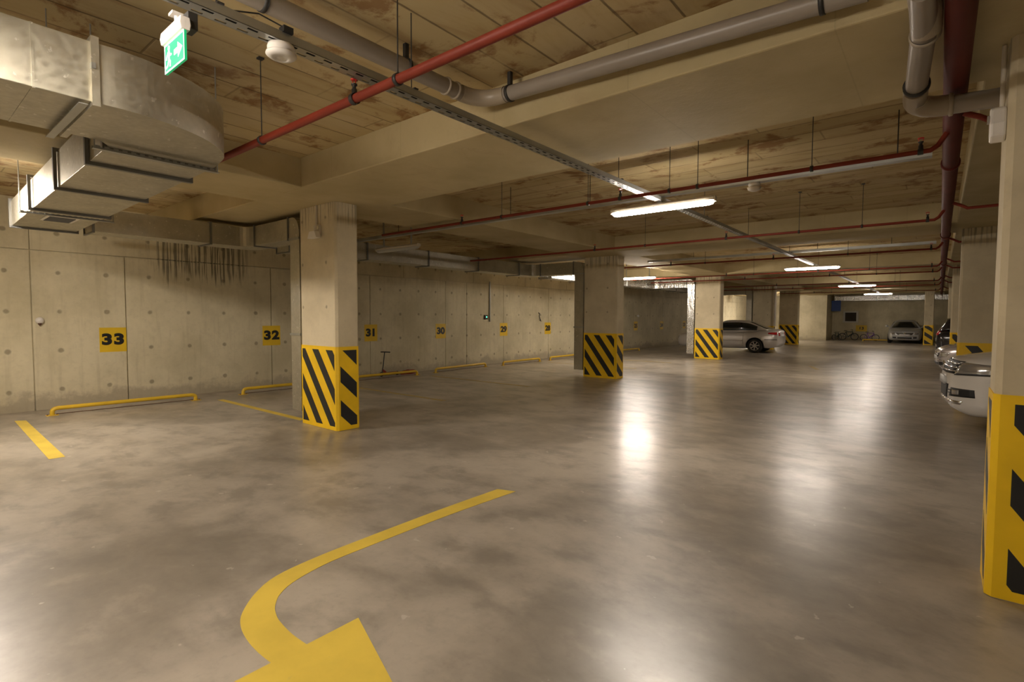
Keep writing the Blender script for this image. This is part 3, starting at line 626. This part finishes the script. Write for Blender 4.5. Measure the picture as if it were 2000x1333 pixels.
r = empty('smoke_detector', (-2.64, 1.36, 2.972), label='round white smoke detector under the grey tray near the exit sign', cat='smoke detector')
MB().lathe([(.0, 0), (.062, 0), (.066, -.012), (.066, -.024), (.052, -.030), (.05, -.036)], n=32).build('base', 'white', r)
MB().lathe([(.05, -.034), (.072, -.040), (.074, -.048), (.058, -.060), (.028, -.066), (.026, -.060), (.012, -.064), (0, -.066)], n=32).build('sensor_head', 'white', r)
MB().box(.02, .07, -.02, .03, .045, .075).tube([(.05, 0, .07), (.02, -.12, .10), (.0, -.3, .05)], .004, 6).build('cable_box', 'rubber', r)
r = empty('smoke_detector', (-1.58, 6.0, 3.03), label='small cream detector on the cross tray right of the nearest lit lamp', cat='smoke detector')
MB().lathe([(0, 0), (.055, 0), (.06, -.02), (.05, -.035)], n=24).build('base', 'white', r)
MB().lathe([(.048, -.033), (.07, -.045), (.06, -.07), (.03, -.085), (0, -.087)], n=24).build('sensor_head', 'cream', r)
# lamp on the first column
r = empty('wall_lamp', (-6.80, 4.0, 2.70), label='small cream bulkhead lamp with conduit on the face of the nearest left column', cat='lamp')
MB().box(-.075, .075, -.035, -.0, 0, .17).build('back_box', 'cream', r, .006)
MB().prism([(-.12, -.02), (.12, -.02), (.07, .075), (-.07, .075)], .075, (0, -.03, 0), (1, 0, 0), (0, 0, 1)).build('lamp_hood', 'white', r, .006)
MB().tube([(-.02, -.018, .16), (-.02, -.018, .448)], .011, 10).build('conduit', 'cream', r)
MB().box(.035, .075, -.05, -.03, .10, .15).build('sensor_eye', 'chrome', r, .004)
# alarm on the near right column
r = empty('alarm_sounder', (.255, 4.11, 2.60), label='white alarm sounder with conduit high on the close right column', cat='alarm')
MB().prism([(-.055, .03), (.0, .0), (.055, .05), (.06, .16), (.03, .215), (-.04, .19), (-.065, .10)], .07, (0, 0, 0), (0, 1, 0), (0, 0, 1)).build('housing', 'white', r, .012)
bpy.data.objects[r.children[0].name].location.x = -.07
MB().box(-.082, -.07, -.02, .02, .12, .16).build('indicator', 'lens', r, .003)
MB().tube([(-.02, 0, .19), (-.02, 0, .54)], .012, 10).build('conduit', 'cream', r)
# wall sensor dome
r = empty('wall_sensor', (WX, 1.74, 1.43), label='small white dome sensor on the left wall near the picture edge', cat='sensor')
MB().lathe([(0, 0), (.055, 0), (.058, .03), (.045, .06), (.02, .075), (0, .078)], (0, 0, .07), (1, 0, 0), 24).build('dome', 'white', r)
MB().lathe([(.03, .01), (.022, -.01), (.006, -.035), (0, -.036)], (.035, 0, .02), n=12).build('probe', 'rust', r)
r = empty('call_point', (WX, 12.78, 1.50), label='tiny wall box with green light on the shaded left wall', cat='call point')
MB().box(0, .05, -.07, .07, 0, .14).build('box', 'dark', r, .006); MB().lathe([(0, .05), (.022, .05), (.018, .062), (0, .065)], (0, 0, .075), (1, 0, 0), 14).build('indicator', 'greendot', r)
r = empty('conduit_pipe', (WX+.025, 12.97, 1.42), label='thin grey conduit rising up the wall beside the green lit box', cat='pipe')
MB().tube([(0, 0, 0), (0, 0, 1.33)], .022, 10).build('tube', 'zinc', r)
r = empty('wall_sensor', (WX, 24.0, 1.58), label='tiny pale sensor on the dark wall above a dim number sign', cat='sensor')
MB().lathe([(0, 0), (.06, 0), (.06, .04), (.03, .08), (0, .085)], (0, 0, .06), (1, 0, 0), 16).build('dome', 'white', r)
r = empty('rope_loop', (WX+.02, 15.75, 1.42), label='short black rope hanging on the wall above sign 28', cat='rope')
MB().tube([(0, -.05, .32), (.01, .02, .28), (.02, -.02, .18), (.01, .05, .06), (.01, .10, 0), (.01, .02, .05)], .014, 8).build('rope', 'rubber', r)

# scooter leaning on the wall
def wheel(parent, o, R, m='tyre', t=.014, ax=(0, 1, 0), spokes=10):
    o = Vector(o); a = Vector(ax).normalized(); u = a.orthogonal().normalized(); v = a.cross(u)
    ty = MB().tube([o+(u*math.cos(2*PI*i/28)+v*math.sin(2*PI*i/28))*(R-t) for i in range(29)], t, 8, cap=False).build('tyre', m, parent)
    rm = MB().tube([o+(u*math.cos(2*PI*i/28)+v*math.sin(2*PI*i/28))*(R-2.2*t) for i in range(29)], t*.45, 6, cap=False)
    rm.lathe([(0, -.02), (.018, -.02), (.018, .02), (0, .02)], o, a, 10)
    for i in range(spokes):
        q = u*math.cos(2*PI*i/spokes)+v*math.sin(2*PI*i/spokes); rm.tube([o+q*.016, o+q*(R-2.2*t)], .0022, 4)
    rm.build('wheel_rim', 'alloy', parent)
r = empty('kick_scooter', (-11.33, 8.55, 0), label='small dark red kick scooter standing at the wall under sign 31', cat='scooter')
MB().box(-.05, .05, -.05, .36, .085, .10).build('deck', 'redscoot', r, .005)
MB().tube([(0, -.12, .08), (0, -.075, .30), (0, -.03, .64)], .014, 10).build('steering_tube', 'dark', r)
MB().tube([(-.13, -.05, .64), (0, -.03, .645), (.13, .05, .64)], .015, 10).build('handlebar', 'rubber', r)
MB().bar((0, -.10, .17), (0, .0, .10), .04, .05).build('neck', 'redscoot', r)
wheel(r, (0, -.13, .062), .062, ax=(1, 0, 0), spokes=5, t=.012); wheel(r, (0, .38, .055), .055, ax=(1, 0, 0), spokes=5, t=.012)
r = empty('rag_heap', (-11.36, 9.35, 0), label='low dark red bundle on the floor at the wall between signs 31 and 30', cat='bundle')
m = MB(); n1, n2 = 18, 7; vs = []
for j in range(n2):
    for i in range(n1):
        a = 2*PI*i/n1; e = j/(n2-1)*PI/2; k = 1+.18*math.sin(3*a+j)+.1*math.sin(5*a+1)
        vs.append((.11*k*math.cos(a)*math.cos(e), .26*k*math.sin(a)*math.cos(e), .10*math.sin(e)*k))
m.add(vs, [(j*n1+i, j*n1+(i+1) % n1, (j+1)*n1+(i+1) % n1, (j+1)*n1+i) for j in range(n2-1) for i in range(n1)], 0, True); m.build('cloth', 'redscoot', r)

# bicycles at the far wall
def bicycle(x, y, rz, m, k, label, lean=0.):
    r = empty('bicycle', (x, y, 0), rz, label=label, cat='bicycle'); r.rotation_euler = (lean, 0, rz); r.scale = (k, k, k)
    wheel(r, (-.5, 0, .33), .33, t=.032, spokes=16); wheel(r, (.5, 0, .33), .33, t=.032, spokes=16)
    P = dict(bb=(-.07, 0, .30), st=(-.2, 0, .78), hd=(.33, 0, .80), hl=(.37, 0, .66), ra=(-.5, 0, .33), fa=(.5, 0, .33))
    f = MB()
    for a, c, t in (('bb', 'st', .032), ('bb', 'hl', .042), ('st', 'hd', .032), ('ra', 'bb', .02), ('ra', 'st', .018), ('hd', 'hl', .04)): f.tube([P[a], P[c]], t, 8)
    f.build('frame', m, r)
    MB().tube([P['hl'], P['fa']], .016, 8).build('fork', m, r)
    MB().tube([(.20, -.27, 1.0), (.33, -.15, .97), (.32, 0, .96), (.33, .15, .97), (.20, .27, 1.0)], .014, 8).tube([(.33, 0, .80), (.32, 0, .96)], .014, 8).build('handlebar', 'rubber', r)
    MB().tube([P['st'], (-.22, 0, .87)], .012, 8).prism([(-.36, -.07), (-.36, .07), (-.22, .05), (-.09, .015), (-.09, -.015), (-.22, -.05)], .045, (0, 0, .87)).build('saddle', 'rubber', r)
    MB().lathe([(0, -.008), (.085, -.008), (.085, .008), (0, .008)], (-.07, .03, .30), (0, 1, 0), 18).bar((-.07, .06, .30), (.05, .06, .20), .02, .015).bar((-.07, -.06, .30), (-.19, -.06, .40), .02, .015).build('crank', 'alloy', r)
    return r
bicycle(-3.72, 43.6, .15, 'purple', .68, 'small purple bicycle standing at the far wall left of the cool silver car', -.1)
bicycle(-5.0, 44.0, .3, 'greyblue', .75, 'dark child bicycle in shadow below the dark framed window', -.1)
bicycle(-5.6, 43.2, 1.1, 'greyblue', .62, 'dark small bicycle at the far wall corner below the blue board', -.08)
s_ = empty('wheel_stop', (-4.0, 42.6, 0), -PI/2, label='yellow wheel stop on the floor in front of the purple bicycle', cat='wheel stop')
MB().tube([(0, 0, .004), (0, 0, .05)]+bez((0, 0, .05), (0, 0, .11), (0, .09, .11))[1:]+bez((0, 1.3, .11), (0, 1.39, .11), (0, 1.39, .05))+[(0, 1.39, .004)], .04, 12).build('rail', 'stop', s_)
r = empty('hanging_board', (-5.735, 43.385, 2.05), label='blue board hanging below the far duct beside the inner wall corner', cat='board')
MB().box(-.285, .285, -.035, .035, 0, .75).build('board_panel', 'bluep', r, .01)
for k in (-.2, .2): MB().tube([(k, 0, .74), (k, 0, SL-2.05)], .008, 6).build('hanger', 'dark', r)
r = empty('conduit_pipe', (-6.26, 28.0, HB), label='pale vertical conduit on the corner of the column behind the saloon boot', cat='pipe')
MB().tube([(0, 0, 0), (0, 0, SO-HB)], .05, 12).build('tube', 'cream', r)

# ================================================================== CARS
def cr(xs, ys, x):
    """smooth monotone-ish interpolation"""
    xs = np.array(xs, float); ys = np.array(ys, float); o = np.argsort(xs); xs, ys = xs[o], ys[o]
    x = min(max(x, xs[0]), xs[-1]); i = min(max(int(np.searchsorted(xs, x))-1, 0), len(xs)-2)
    h = xs[i+1]-xs[i]; t = (x-xs[i])/h; d = np.diff(ys)/np.diff(xs)
    def sl(j):
        if j == 0: return d[0]
        if j == len(xs)-1: return d[-1]
        return 0. if d[j-1]*d[j] <= 0 else 2*d[j-1]*d[j]/(d[j-1]+d[j])
    a, b_ = sl(i), sl(i+1)
    return float((2*t**3-3*t*t+1)*ys[i]+(t**3-2*t*t+t)*h*a+(-2*t**3+3*t*t)*ys[i+1]+(t**3-t*t)*h*b_)
def car(name, loc, rz, paint, label, kind='sedan', emblem=True):
    r = empty(name, loc, rz, label=label, cat='car')
    if kind == 'suv':
        L = 4.45; X = L/2; W = .905; wr = .345; ax = (1.36, -1.25)
        top = [(X, .80), (X-.04, .90), (X-.15, 1.0), (X-.5, 1.07), (X-1.05, 1.14), (X-1.3, 1.16), (0, 1.18), (-1.6, 1.2), (-X+.12, 1.15), (-X, 1.0)]
        hw = [(X, .34), (X-.05, .50), (X-.13, .63), (X-.26, .745), (X-.45, .83), (X-.8, .89), (0, W), (-1.6, .895), (-X+.2, .85), (-X+.05, .78), (-X, .70)]
        zb = [(X, .40), (X-.06, .30), (X-.3, .22), (0, .22), (-X+.4, .26), (-X, .42)]
        cab = [(X-1.22, 1.13), (X-1.6, 1.36), (X-2.0, 1.58), (X-2.5, 1.66), (0-.3, 1.68), (-1.3, 1.64), (-1.9, 1.58), (-X+.22, 1.35), (-X+.08, 1.14)]
        cx_ = (X-1.22, -X+.08); ws = (X-1.28, X-1.98); rs = (-1.93, -X+.10); sides = (X-1.75, -1.75)
    elif kind == 'hatch':
        L = 4.2; X = L/2; W = .87; wr = .315; ax = (1.28, -1.22)
        top = [(X, .66), (X-.05, .74), (X-.2, .82), (X-.6, .91), (X-1.0, .98), (0, .98), (-1.6, 1.02), (-X+.1, .98), (-X, .85)]
        hw = [(X, .36), (X-.07, .56), (X-.22, .71), (X-.5, .82), (0, W), (-1.6, .85), (-X+.15, .78), (-X, .66)]
        zb = [(X, .34), (X-.1, .24), (X-.3, .19), (0, .19), (-X+.3, .22), (-X, .36)]
        cab = [(X-.92, .96), (X-1.3, 1.2), (X-1.75, 1.42), (0, 1.49), (-1.0, 1.46), (-1.6, 1.36), (-X+.15, 1.0)]
        cx_ = (X-.92, -X+.15); ws = (X-.98, X-1.7); rs = (-1.62, -X+.17); sides = (X-1.4, -1.5)
    else:
        L = 4.58; X = L/2; W = .885; wr = .32; ax = (1.36, -1.34)
        top = [(X, .60), (X-.05, .70), (X-.18, .77), (X-.6, .86), (X-1.1, .94), (X-1.3, .96), (0, .96), (-1.3, 1.0), (-1.7, 1.06), (-X+.22, 1.05), (-X+.06, 1.0), (-X, .80)]
        hw = [(X, .56), (X-.07, .69), (X-.2, .77), (X-.5, .84), (X-.9, .875), (0, W), (-1.5, .87), (-X+.25, .80), (-X+.06, .72), (-X, .62)]
        zb = [(X, .32), (X-.1, .23), (X-.3, .19), (0, .18), (-X+.4, .22), (-X+.1, .30), (-X, .42)]
        cab = [(X-1.18, .93), (X-1.6, 1.18), (X-2.05, 1.38), (0, 1.45), (-.5, 1.46), (-.95, 1.41), (-1.4, 1.24), (-1.85, 1.05)]
        cx_ = (X-1.18, -1.85); ws = (X-1.24, X-2.0); rs = (-1.05, -1.78); sides = (X-1.65, -1.38)
    f = lambda tab, x: cr([p[0] for p in tab], [p[1] for p in tab], x)
    # lower body loft
    N = 56; xs = [X*math.cos(PI*i/N) for i in range(N+1)]; secs = []
    for x in xs:
        h, b_, t = f(hw, x), f(zb, x), f(top, x); H = t-b_
        half = [(0, b_), (h*.80, b_), (h*.93, b_+H*.06), (h*.985, b_+H*.22), (h, b_+H*.45), (h*.995, b_+H*.62), (h*.965, b_+H*.80), (h*.92, b_+H*.90), (h*.83, b_+H*.965), (h*.62, t+.004), (h*.3, t+.018), (0, t+.022)]
        secs.append([(x, y, z) for y, z in half]+[(x, -y, z) for y, z in half[-2:0:-1]])
    n = len(secs[0]); m = MB(); m.add([p for s in secs for p in s], [(i*n+j, i*n+(j+1) % n, (i+1)*n+(j+1) % n, (i+1)*n+j) for i in range(N) for j in range(n)]+[list(range(n)), list(range(N*n, N*n+n))], 0, True)
    body = m.build('body_shell', [paint, 'plastic'], r)
    cut = MB()
    for a in ax:
        for s in (-1, 1): cut.lathe([(0, 0), (wr+.055, 0), (wr+.055, .34), (0, .34)], (a, s*(W-.30), wr), (0, s, 0), 36)
    co = cut.build('cut', 'plastic', r); bq = bmesh.new(); bq.from_mesh(co.data); bmesh.ops.remove_doubles(bq, verts=bq.verts, dist=.002); bmesh.ops.recalc_face_normals(bq, faces=bq.faces); bq.to_mesh(co.data); bq.free(); md = body.modifiers.new('b', 'BOOLEAN'); md.object = co; md.operation = 'DIFFERENCE'; md.solver = 'EXACT'
    bpy.context.view_layer.update()
    me = bpy.data.meshes.new_from_object(body.evaluated_get(bpy.context.evaluated_depsgraph_get())); body.modifiers.clear(); me.name = 'body_shell'
    body.data = me; bpy.data.objects.remove(co)
    for p in me.polygons:
        c = p.center
        ins = any(math.hypot(c.x-a, c.z-wr) < wr+.0545 for a in ax) and abs(c.y) < W+.02 and abs(p.normal.y) < .9
        p.material_index = 1 if ins or (any(math.hypot(c.x-a, c.z-wr) < wr+.05 for a in ax) and abs(c.y) < W-.25) else 0
    # raycast decals on the smooth skin
    bm = bmesh.new(); bm.from_mesh(me); tree = BVHTree.FromBMesh(bm); bm.free()
    def decal(nm, quad, axis, m_, nx=10, ny=6, off=.006, par=None):
        """quad: four corners (u, v); axis '+x' front, '-x' rear (u=y, v=z), '+y'/'-y' sides (u=x, v=z)"""
        G_ = []; D = {'+x': (-1, 0, 0), '-x': (1, 0, 0), '+y': (0, -1, 0), '-y': (0, 1, 0)}[axis]; D = Vector(D)
        for j in range(ny+1):
            for i in range(nx+1):
                a, c = i/nx, j/ny; p = [((quad[0][k]*(1-a)+quad[1][k]*a)*(1-c)+(quad[3][k]*(1-a)+quad[2][k]*a)*c) for k in (0, 1)]
                o = Vector((5*-D.x, p[0], p[1])) if axis[1] == 'x' else Vector((p[0], 5*-D.y, p[1]))
                hit = tree.ray_cast(o, D)
                h = hit[0] if hit[0] is not None else o+D*(5-(X if axis[1] == 'x' else W)+.05)
                G_.append(h)
        q = len(G_); vs = [p-D*off for p in G_]+[p+D*.004 for p in G_]; fs = []
        w_ = nx+1
        for j in range(ny):
            for i in range(nx):
                a = j*w_+i; fs += [(a, a+1, a+1+w_, a+w_), (a+q, a+w_+q, a+1+w_+q, a+1+q)]
        ring = [i for i in range(w_)]+[j*w_+nx for j in range(1, ny+1)]+[ny*w_+i for i in range(nx-1, -1, -1)]+[j*w_ for j in range(ny-1, 0, -1)]
        fs += [(ring[i], ring[(i+1) % len(ring)], ring[(i+1) % len(ring)]+q, ring[i]+q) for i in range(len(ring))]
        return MB().add(vs, fs, 0, True).build(nm, m_, par or r)
    # cabin
    K = 40; cs = []; info = []
    for i in range(K+1):
        x = cx_[0]+(cx_[1]-cx_[0])*(.5-.5*math.cos(PI*i/K)) if False else cx_[0]+(cx_[1]-cx_[0])*i/K
        zr = f(cab, x); z0 = min(f(top, x), zr)-.03; hb = f(hw, x)*.93; hh = max(zr-z0, .01); k = min(1, hh/.45); wrf = hb-(.30 if kind != 'suv' else .24)*k
        half = [(hb, z0), (hb-(hb-wrf)*.08, z0+hh*.12), (hb-(hb-wrf)*.78, z0+hh*.82), (wrf-.02, zr-.04*k), (wrf-.10, zr-.012*k), (wrf*.45, zr+.008), (0, zr+.012)]
        cs.append([(x, y, z) for y, z in half]+[(x, -y, z) for y, z in half[-2::-1]]); info.append(x)
    n = len(cs[0]); cells = dict(roof=[], windshield=[], rear_window=[], sl=[], sr=[])
    for i in range(K):
        xm = (info[i]+info[i+1])/2
        for j in range(n-1):
            key = 'roof'
            if j == 1 and sides[1] < xm < sides[0]: key = 'sl'
            if j == n-3 and sides[1] < xm < sides[0]: key = 'sr'
            if 4 <= j <= n-6 and ws[1] < xm < ws[0]: key = 'windshield'
            if 4 <= j <= n-6 and rs[1] < xm < rs[0]: key = 'rear_window'
            cells[key].append((i*n+j, i*n+j+1, (i+1)*n+j+1, (i+1)*n+j))
    allv = [p for s in cs for p in s]
    for key, nm, m_ in (('roof', 'roof', paint), ('windshield', 'windshield', 'glass'), ('rear_window', 'rear_window', 'glass'), ('sl', 'side_window', 'glass'), ('sr', 'side_window', 'glass')):
        fs = cells[key]; 
        if not fs: continue
        used = sorted({i for q in fs for i in q}); mp = {a: i for i, a in enumerate(used)}
        o = MB().add([allv[i] for i in used], [[mp[i] for i in q] for q in fs], 0, True).build(nm, m_, r)
        sd = o.modifiers.new('s', 'SOLIDIFY'); sd.thickness = .012; sd.offset = -1 if key == 'roof' else -1
    # door pillars over the side glass
    for s in (-1, 1):
        for px_ in ((.12,) if kind != 'suv' else (.1, -.95)):
            i = min(range(K+1), key=lambda q: abs(info[q]-px_)); A, B = Vector(cs[i][1]), Vector(cs[i][2]); A.y *= s; B.y *= s
            MB().bar(A+Vector((0, s*.002, -.02)), B+Vector((0, s*.002, .02)), .05, .012, 0, (0, s, 0)).build('door_pillar', 'plastic', r)
    # wheels
    for a in ax:
        for s in (-1, 1):
            o = (a, s*(W-.115), wr)
            ty = MB().lathe([(wr*.66, -.10), (wr*.9, -.105), (wr*.985, -.08), (wr, -.04), (wr, .04), (wr*.985, .08), (wr*.9, .105), (wr*.66, .10), (wr*.64, .0), (wr*.66, -.10)], o, (0, 1, 0), 36).build('tyre', 'tyre', r)
            rm = MB().lathe([(wr*.66, .095), (wr*.60, .085), (wr*.58, .0), (wr*.64, -.08)], o, (0, s, 0), 36).lathe([(0, .075), (wr*.12, .075), (wr*.17, .055), (wr*.17, .02), (0, .02)], o, (0, s, 0), 20)
            for q in range(7):
                an = 2*PI*q/7+.3; d = Vector((math.cos(an), 0, math.sin(an))); c0 = Vector(o)+Vector((0, s*.06, 0)); rm.bar(c0+d*wr*.12, c0+d*wr*.62+Vector((0, s*.015, 0)), .045, .02, 0, (0, s, 0))
            rm.lathe([(0, .0), (wr*.6, .0), (wr*.6, .004), (0, .004)], o, (0, s, 0), 20, 1)
            rm.build('wheel_rim', ['alloy', 'plastic'], r)
    for s in (-1, 1):
        for dx in ((-.85, .12, 1.0) if kind != 'suv' else (-.90, .14, 1.02)):
            decal('door_seam', [(dx, .32), (dx+.012, .32), (dx+.012, f(top, dx)*.90), (dx, f(top, dx)*.90)], '+y' if s > 0 else '-y', 'plastic', 1, 6, .003)
    # mirrors
    for s in (-1, 1):
        xm = ws[0]-.38; MB().lathe([(0, -.09), (.06, -.07), (.078, 0), (.06, .07), (0, .09)], (xm, s*(W+.08), f(top, xm)+.10), (0, 1, 0), 16).bar((xm, s*(W-.09), f(top, xm)+.03), (xm, s*(W+.04), f(top, xm)+.08), .04, .03).build('wing_mirror', paint, r)
    tz = f(top, X-.1)
    if kind == 'suv':
        g = decal('grille', [(-.50, .80), (.50, .80), (.56, .985), (-.56, .985)], '+x', 'plastic', 16, 4, .01)
        for k in range(3):
            z = .835+k*.052; decal('grille_slat', [(-.52, z), (.52, z), (.53, z+.014), (-.53, z+.014)], '+x', 'chrome', 16, 1, .022, g)
        for s in (-1, 1):
            hl = decal('headlight', [(s*.52, .80), (s*.80, .82), (s*.835, .95), (s*.56, .975)], '+x', 'lens', 8, 5, .012)
            decal('headlight_trim', [(s*.52, .785), (s*.81, .805), (s*.81, .825), (s*.52, .80)], '+x', 'plastic', 8, 1, .016, hl)
            fg = decal('fog_vent', [(s*.42, .47), (s*.74, .49), (s*.74, .60), (s*.46, .60)], '+x', 'plastic', 8, 4, .008)
            decal('fog_lamp', [(s*.50, .505), (s*.60, .51), (s*.60, .575), (s*.50, .57)], '+x', 'lens', 3, 3, .016, fg)
            for k in range(2): decal('vent_slat', [(s*.38, .515+.04*k), (s*.50, .515+.04*k), (s*.50, .527+.04*k), (s*.38, .527+.04*k)], '+x', 'plastic', 3, 1, .014, fg)
        decal('lower_intake', [(-.34, .44), (.34, .44), (.38, .64), (-.38, .64)], '+x', 'plastic', 10, 4, .008)
        decal('skid_plate', [(-.60, .37), (.60, .37), (.64, .42), (-.64, .42)], '+x', 'chrome', 14, 1, .014)
        decal('license_plate', [(-.26, .625), (.26, .625), (.26, .735), (-.26, .735)], '+x', 'plate', 6, 2, .03)
        e = MB().lathe([(.055, 0), (.068, 0), (.068, .012), (.055, .012)], (X+.012, 0, .895), (1, 0, 0), 24)
        for a, c in (((-.022, .048), (0, .012)), ((.022, .048), (0, .012)), ((-.045, .012), (-.022, -.045)), ((-.022, -.045), (0, -.005)), ((0, -.005), (.022, -.045)), ((.022, -.045), (.045, .012))):
            e.bar((X+.018, a[0], .895+a[1]), (X+.018, c[0], .895+c[1]), .009, .01)
        e.build('emblem', 'chrome', r)
        for s in (-1, 1): decal('tail_light', [(s*.52, .95), (s*.76, .95), (s*.76, 1.12), (s*.50, 1.12)], '-x', 'redlens', 6, 4, .012)
        decal('rear_trim', [(-.72, .50), (.72, .50), (.74, .60), (-.74, .60)], '-x', 'chrome', 12, 1, .02)
        decal('license_plate', [(-.26, .70), (.26, .70), (.26, .82), (-.26, .82)], '-x', 'plate', 4, 2, .015)
    else:
        k = 1.0 if kind == 'sedan' else .98
        g = decal('grille', [(-.36, .545), (.36, .545), (.44, .665*k), (-.44, .665*k)], '+x', 'plastic', 12, 3, .008)
        decal('grille_slat', [(-.37, .60), (.37, .60), (.375, .615), (-.375, .615)], '+x', 'chrome', 10, 1, .02, g)
        for s in (-1, 1):
            decal('headlight', [(s*.46, .54), (s*.66, .56), (s*.70, .68), (s*.50, .685)], '+x', 'lens', 8, 5, .012)
            decal('fog_vent', [(s*.42, .32), (s*.60, .34), (s*.60, .42), (s*.42, .42)], '+x', 'plastic', 6, 3, .008)
        decal('lower_intake', [(-.36, .31), (.36, .31), (.36, .40), (-.36, .40)], '+x', 'plastic', 8, 2, .008)
        decal('bumper_strip', [(-.60, .455), (.60, .455), (.60, .475), (-.60, .475)], '+x', 'chrome', 14, 1, .012)
        decal('license_plate', [(-.26, .47), (.26, .47), (.26, .575), (-.26, .575)], '+x', 'plate', 6, 2, .028)
        MB().lathe([(0, 0), (.055, 0), (.055, .014), (0, .016)], (X+.008, 0, .63), (1, 0, 0), 20).build('emblem', 'chrome', r)
        for s in (-1, 1):
            decal('tail_light', [(s*.44, .78), (s*.63, .78), (s*.60, .93), (s*.44, .93)], '-x', 'redlens', 6, 4, .012)
            decal('tail_light', [(-X+.07, .82), (-X+.42, .86), (-X+.40, .92), (-X+.07, .95)], '+y' if s > 0 else '-y', 'redlens', 8, 4, .008)
            decal('bumper_strip', [(-X+.06, .60), (-X+.55, .60), (-X+.55, .625), (-X+.06, .625)], '+y' if s > 0 else '-y', 'plastic', 10, 1, .008)
            decal('side_moulding', [(-.82, .52), (.92, .52), (.92, .56), (-.82, .56)], '+y' if s > 0 else '-y', paint, 10, 1, .014)
            for hx in (.05, -.82): decal('door_handle', [(hx, .86), (hx+.17, .86), (hx+.17, .885), (hx, .885)], '+y' if s > 0 else '-y', paint, 4, 1, .03)
        decal('license_plate', [(-.26, .72), (.26, .72), (.26, .83), (-.26, .83)], '-x', 'plate', 4, 2, .015)
    return r
car('silver_saloon', (-7.72, 25.78, 0), PI, 'silver', 'silver saloon parked nose to the left wall behind the third left column', 'sedan')
car('silver_saloon', (-1.72, 42.1+.45, 0), -PI/2+.03, 'silver2', 'cool silver saloon facing the camera at the far wall', 'sedan')
car('white_car', (2.30, 10.50, 0), PI+.09, 'whitep', 'white off-roader nose sticking out behind the close right column', 'suv')
car('silver_hatchback', (2.05, 18.85, 0), PI+.09, 'pinkp', 'pale silver hatchback nose beyond the white car', 'hatch')
car('black_car', (2.14, 26.3, 0), 0, 'blackp', 'black car with red tail lamp, farthest of the cars on the right', 'suv')
